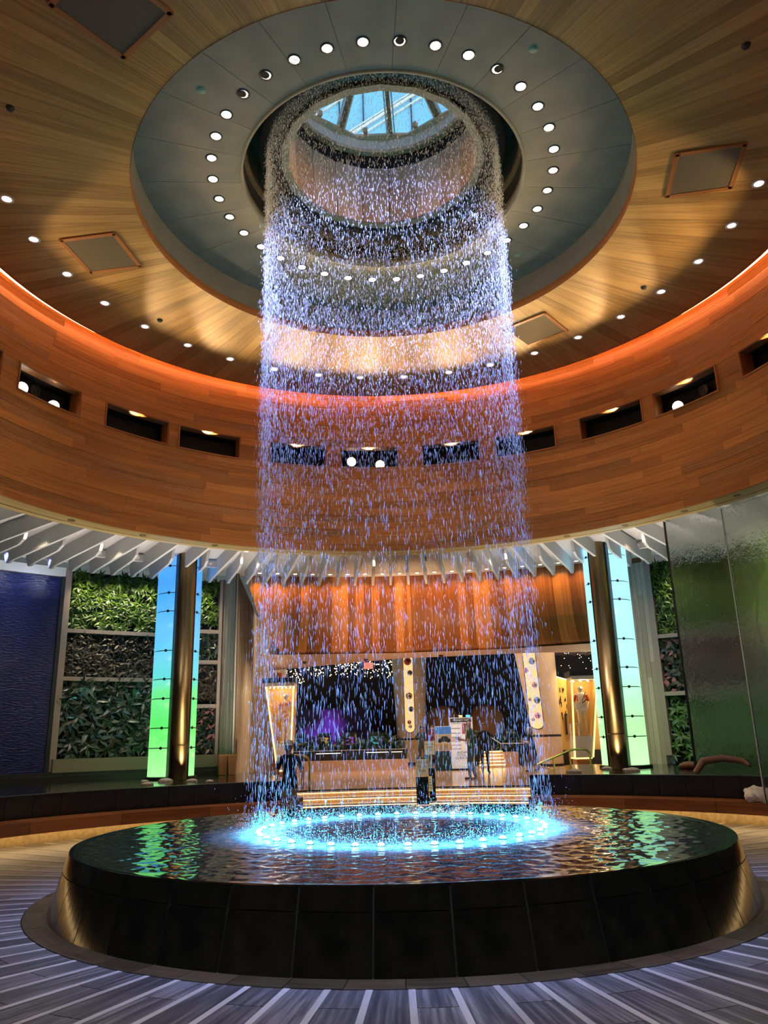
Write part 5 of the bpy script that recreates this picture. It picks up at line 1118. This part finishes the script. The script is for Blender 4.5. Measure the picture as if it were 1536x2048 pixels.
# brown column stub at left of the opening, pot
e = empty('brown_column', (-3.5, 16.6, FL), 'brown timber column at the left end of the canopy behind the display case', 'column'); MB().lathe([(.22, .32), (.22, 3.9)], n=20, c=(-4.28, 19.3)).build('shaft', M_trimw, e, True); MB().lathe([(.24, .32), (.24, .5)], n=20, c=(-4.28, 19.3)).build('base', M_dark, e, True)
c = P(12.35, 110.9, 0); e = empty('wooden_planter', (c[0], c[1], .75), 'tapered wooden planter box standing at the foot of the pale slatted wall', 'planter')
an = math.radians(110.9)
for s_ in (-1, 1):
    q = Vector((c[0], c[1], 0)) + Vector((-math.sin(an), math.cos(an), 0)) * (.115 * s_); u_ = Vector((-math.sin(an), math.cos(an), 0)); v_ = Vector((math.cos(an), math.sin(an), 0))
    MB().hexa([q + u_ * (a_ * h) + v_ * (b_ * .14) + Vector((0, 0, z)) for z, h in ((.75, .085), (1.22, .11)) for a_, b_ in ((-1, -1), (1, -1), (1, 1), (-1, 1))]).build('board', M_bench, e)
MB().box((c[0], c[1], 1.225), (.46, .32, .03), an + PI / 2).build('rim', M_trimw, e)
# brass handrails at the ends of the steps
def rail(label, path, posts):
    e = empty('handrail', (path[0][0], path[0][1], 0), label, 'handrail'); pts = [Vector(p) for p in path]; sm_ = []
    for i in range(len(pts)):       # rounded corners
        if 0 < i < len(pts) - 1:
            a, b_, c_ = pts[i - 1], pts[i], pts[i + 1]; r = min(.18, (a - b_).length / 2, (c_ - b_).length / 2); p0 = b_ + (a - b_).normalized() * r; p1 = b_ + (c_ - b_).normalized() * r
            sm_ += [(p0 * (1 - t) ** 2 + b_ * 2 * t * (1 - t) + p1 * t * t) for t in (0, .25, .5, .75, 1)]
        else: sm_.append(pts[i])
    MB().tube(sm_, .026, 10).build('rail', M_brass, e)
    for p0, p1 in posts: MB().tube([p0, p1], .022, 8).build('post', M_brass, e)
rail('brass handrail curving up beside the right end of the glowing steps', [(3.72, 10.6, .25), (3.72, 10.6, .72), (3.32, 11.0, .80), (4.40, 11.5, 1.16), (4.85, 11.6, 1.14), (4.85, 11.6, .5)], [((3.84, 11.0, .3), (3.84, 11.25, .96)), ((4.30, 11.3, .32), (4.30, 11.45, 1.12))])
rail('pale brass handrail loop at the left end of the steps behind the capped man', [(-3.05, 11, .3), (-3.05, 11, 1.15), (-2.5, 11.2, 1.2), (-2.3, 11.6, 1.1), (-2.3, 11.6, .32)], [((-2.62, 11.2, .32), (-2.62, 11.2, 1.16))])
# bits on the bench and in the pool at right
e = MB().tube([P(8.05, 47.5, .78), P(8.15, 46.6, .98), P(8.3, 44.5, 1.03), P(8.3, 42, .98), P(8.25, 41, .9)], [.05, .07, .065, .055, .03], 10).build('swirl', mat('pinkish driftwood', (.26, .13, .09), .4), None, True); tag(e, 'pinkish curved driftwood lying in the pool at the foot of the wet glass', 'swirl')  # log shape made up for the swirling water at the glass foot
b = MB().ball((0, 0, 0), .2, 10, 6, (1.4, .9, .5)); o = b.build('boulder', noisy('red rock', (.25, .07, .03), (.08, .05, .04), 5, .5), None, True); o.matrix_basis = Matrix.Translation(P(10.6, 53.6, .80)); tag(o, 'red brown boulder in the pool left of the driftwood', 'boulder')
bmx = bmesh.new(); bmesh.ops.create_icosphere(bmx, subdivisions=3, radius=1)
for v in bmx.verts:
    q = v.co.copy(); v.co = Vector((q.x * .22, q.y * .16, max(q.z, -.55) * .15)) * (1 + .22 * math.sin(5 * q.x + 3 * q.z) * math.cos(4 * q.y - 2 * q.x))
me = bpy.data.meshes.new('white_bag'); bmx.to_mesh(me); bmx.free(); o = link('white_bag', me, mat('white bag', (.8, .79, .77), .5), None, Matrix.Translation(P(7.25, 36.6, .475))); tag(o, 'crumpled white bag lying on the right hand bench', 'bag')
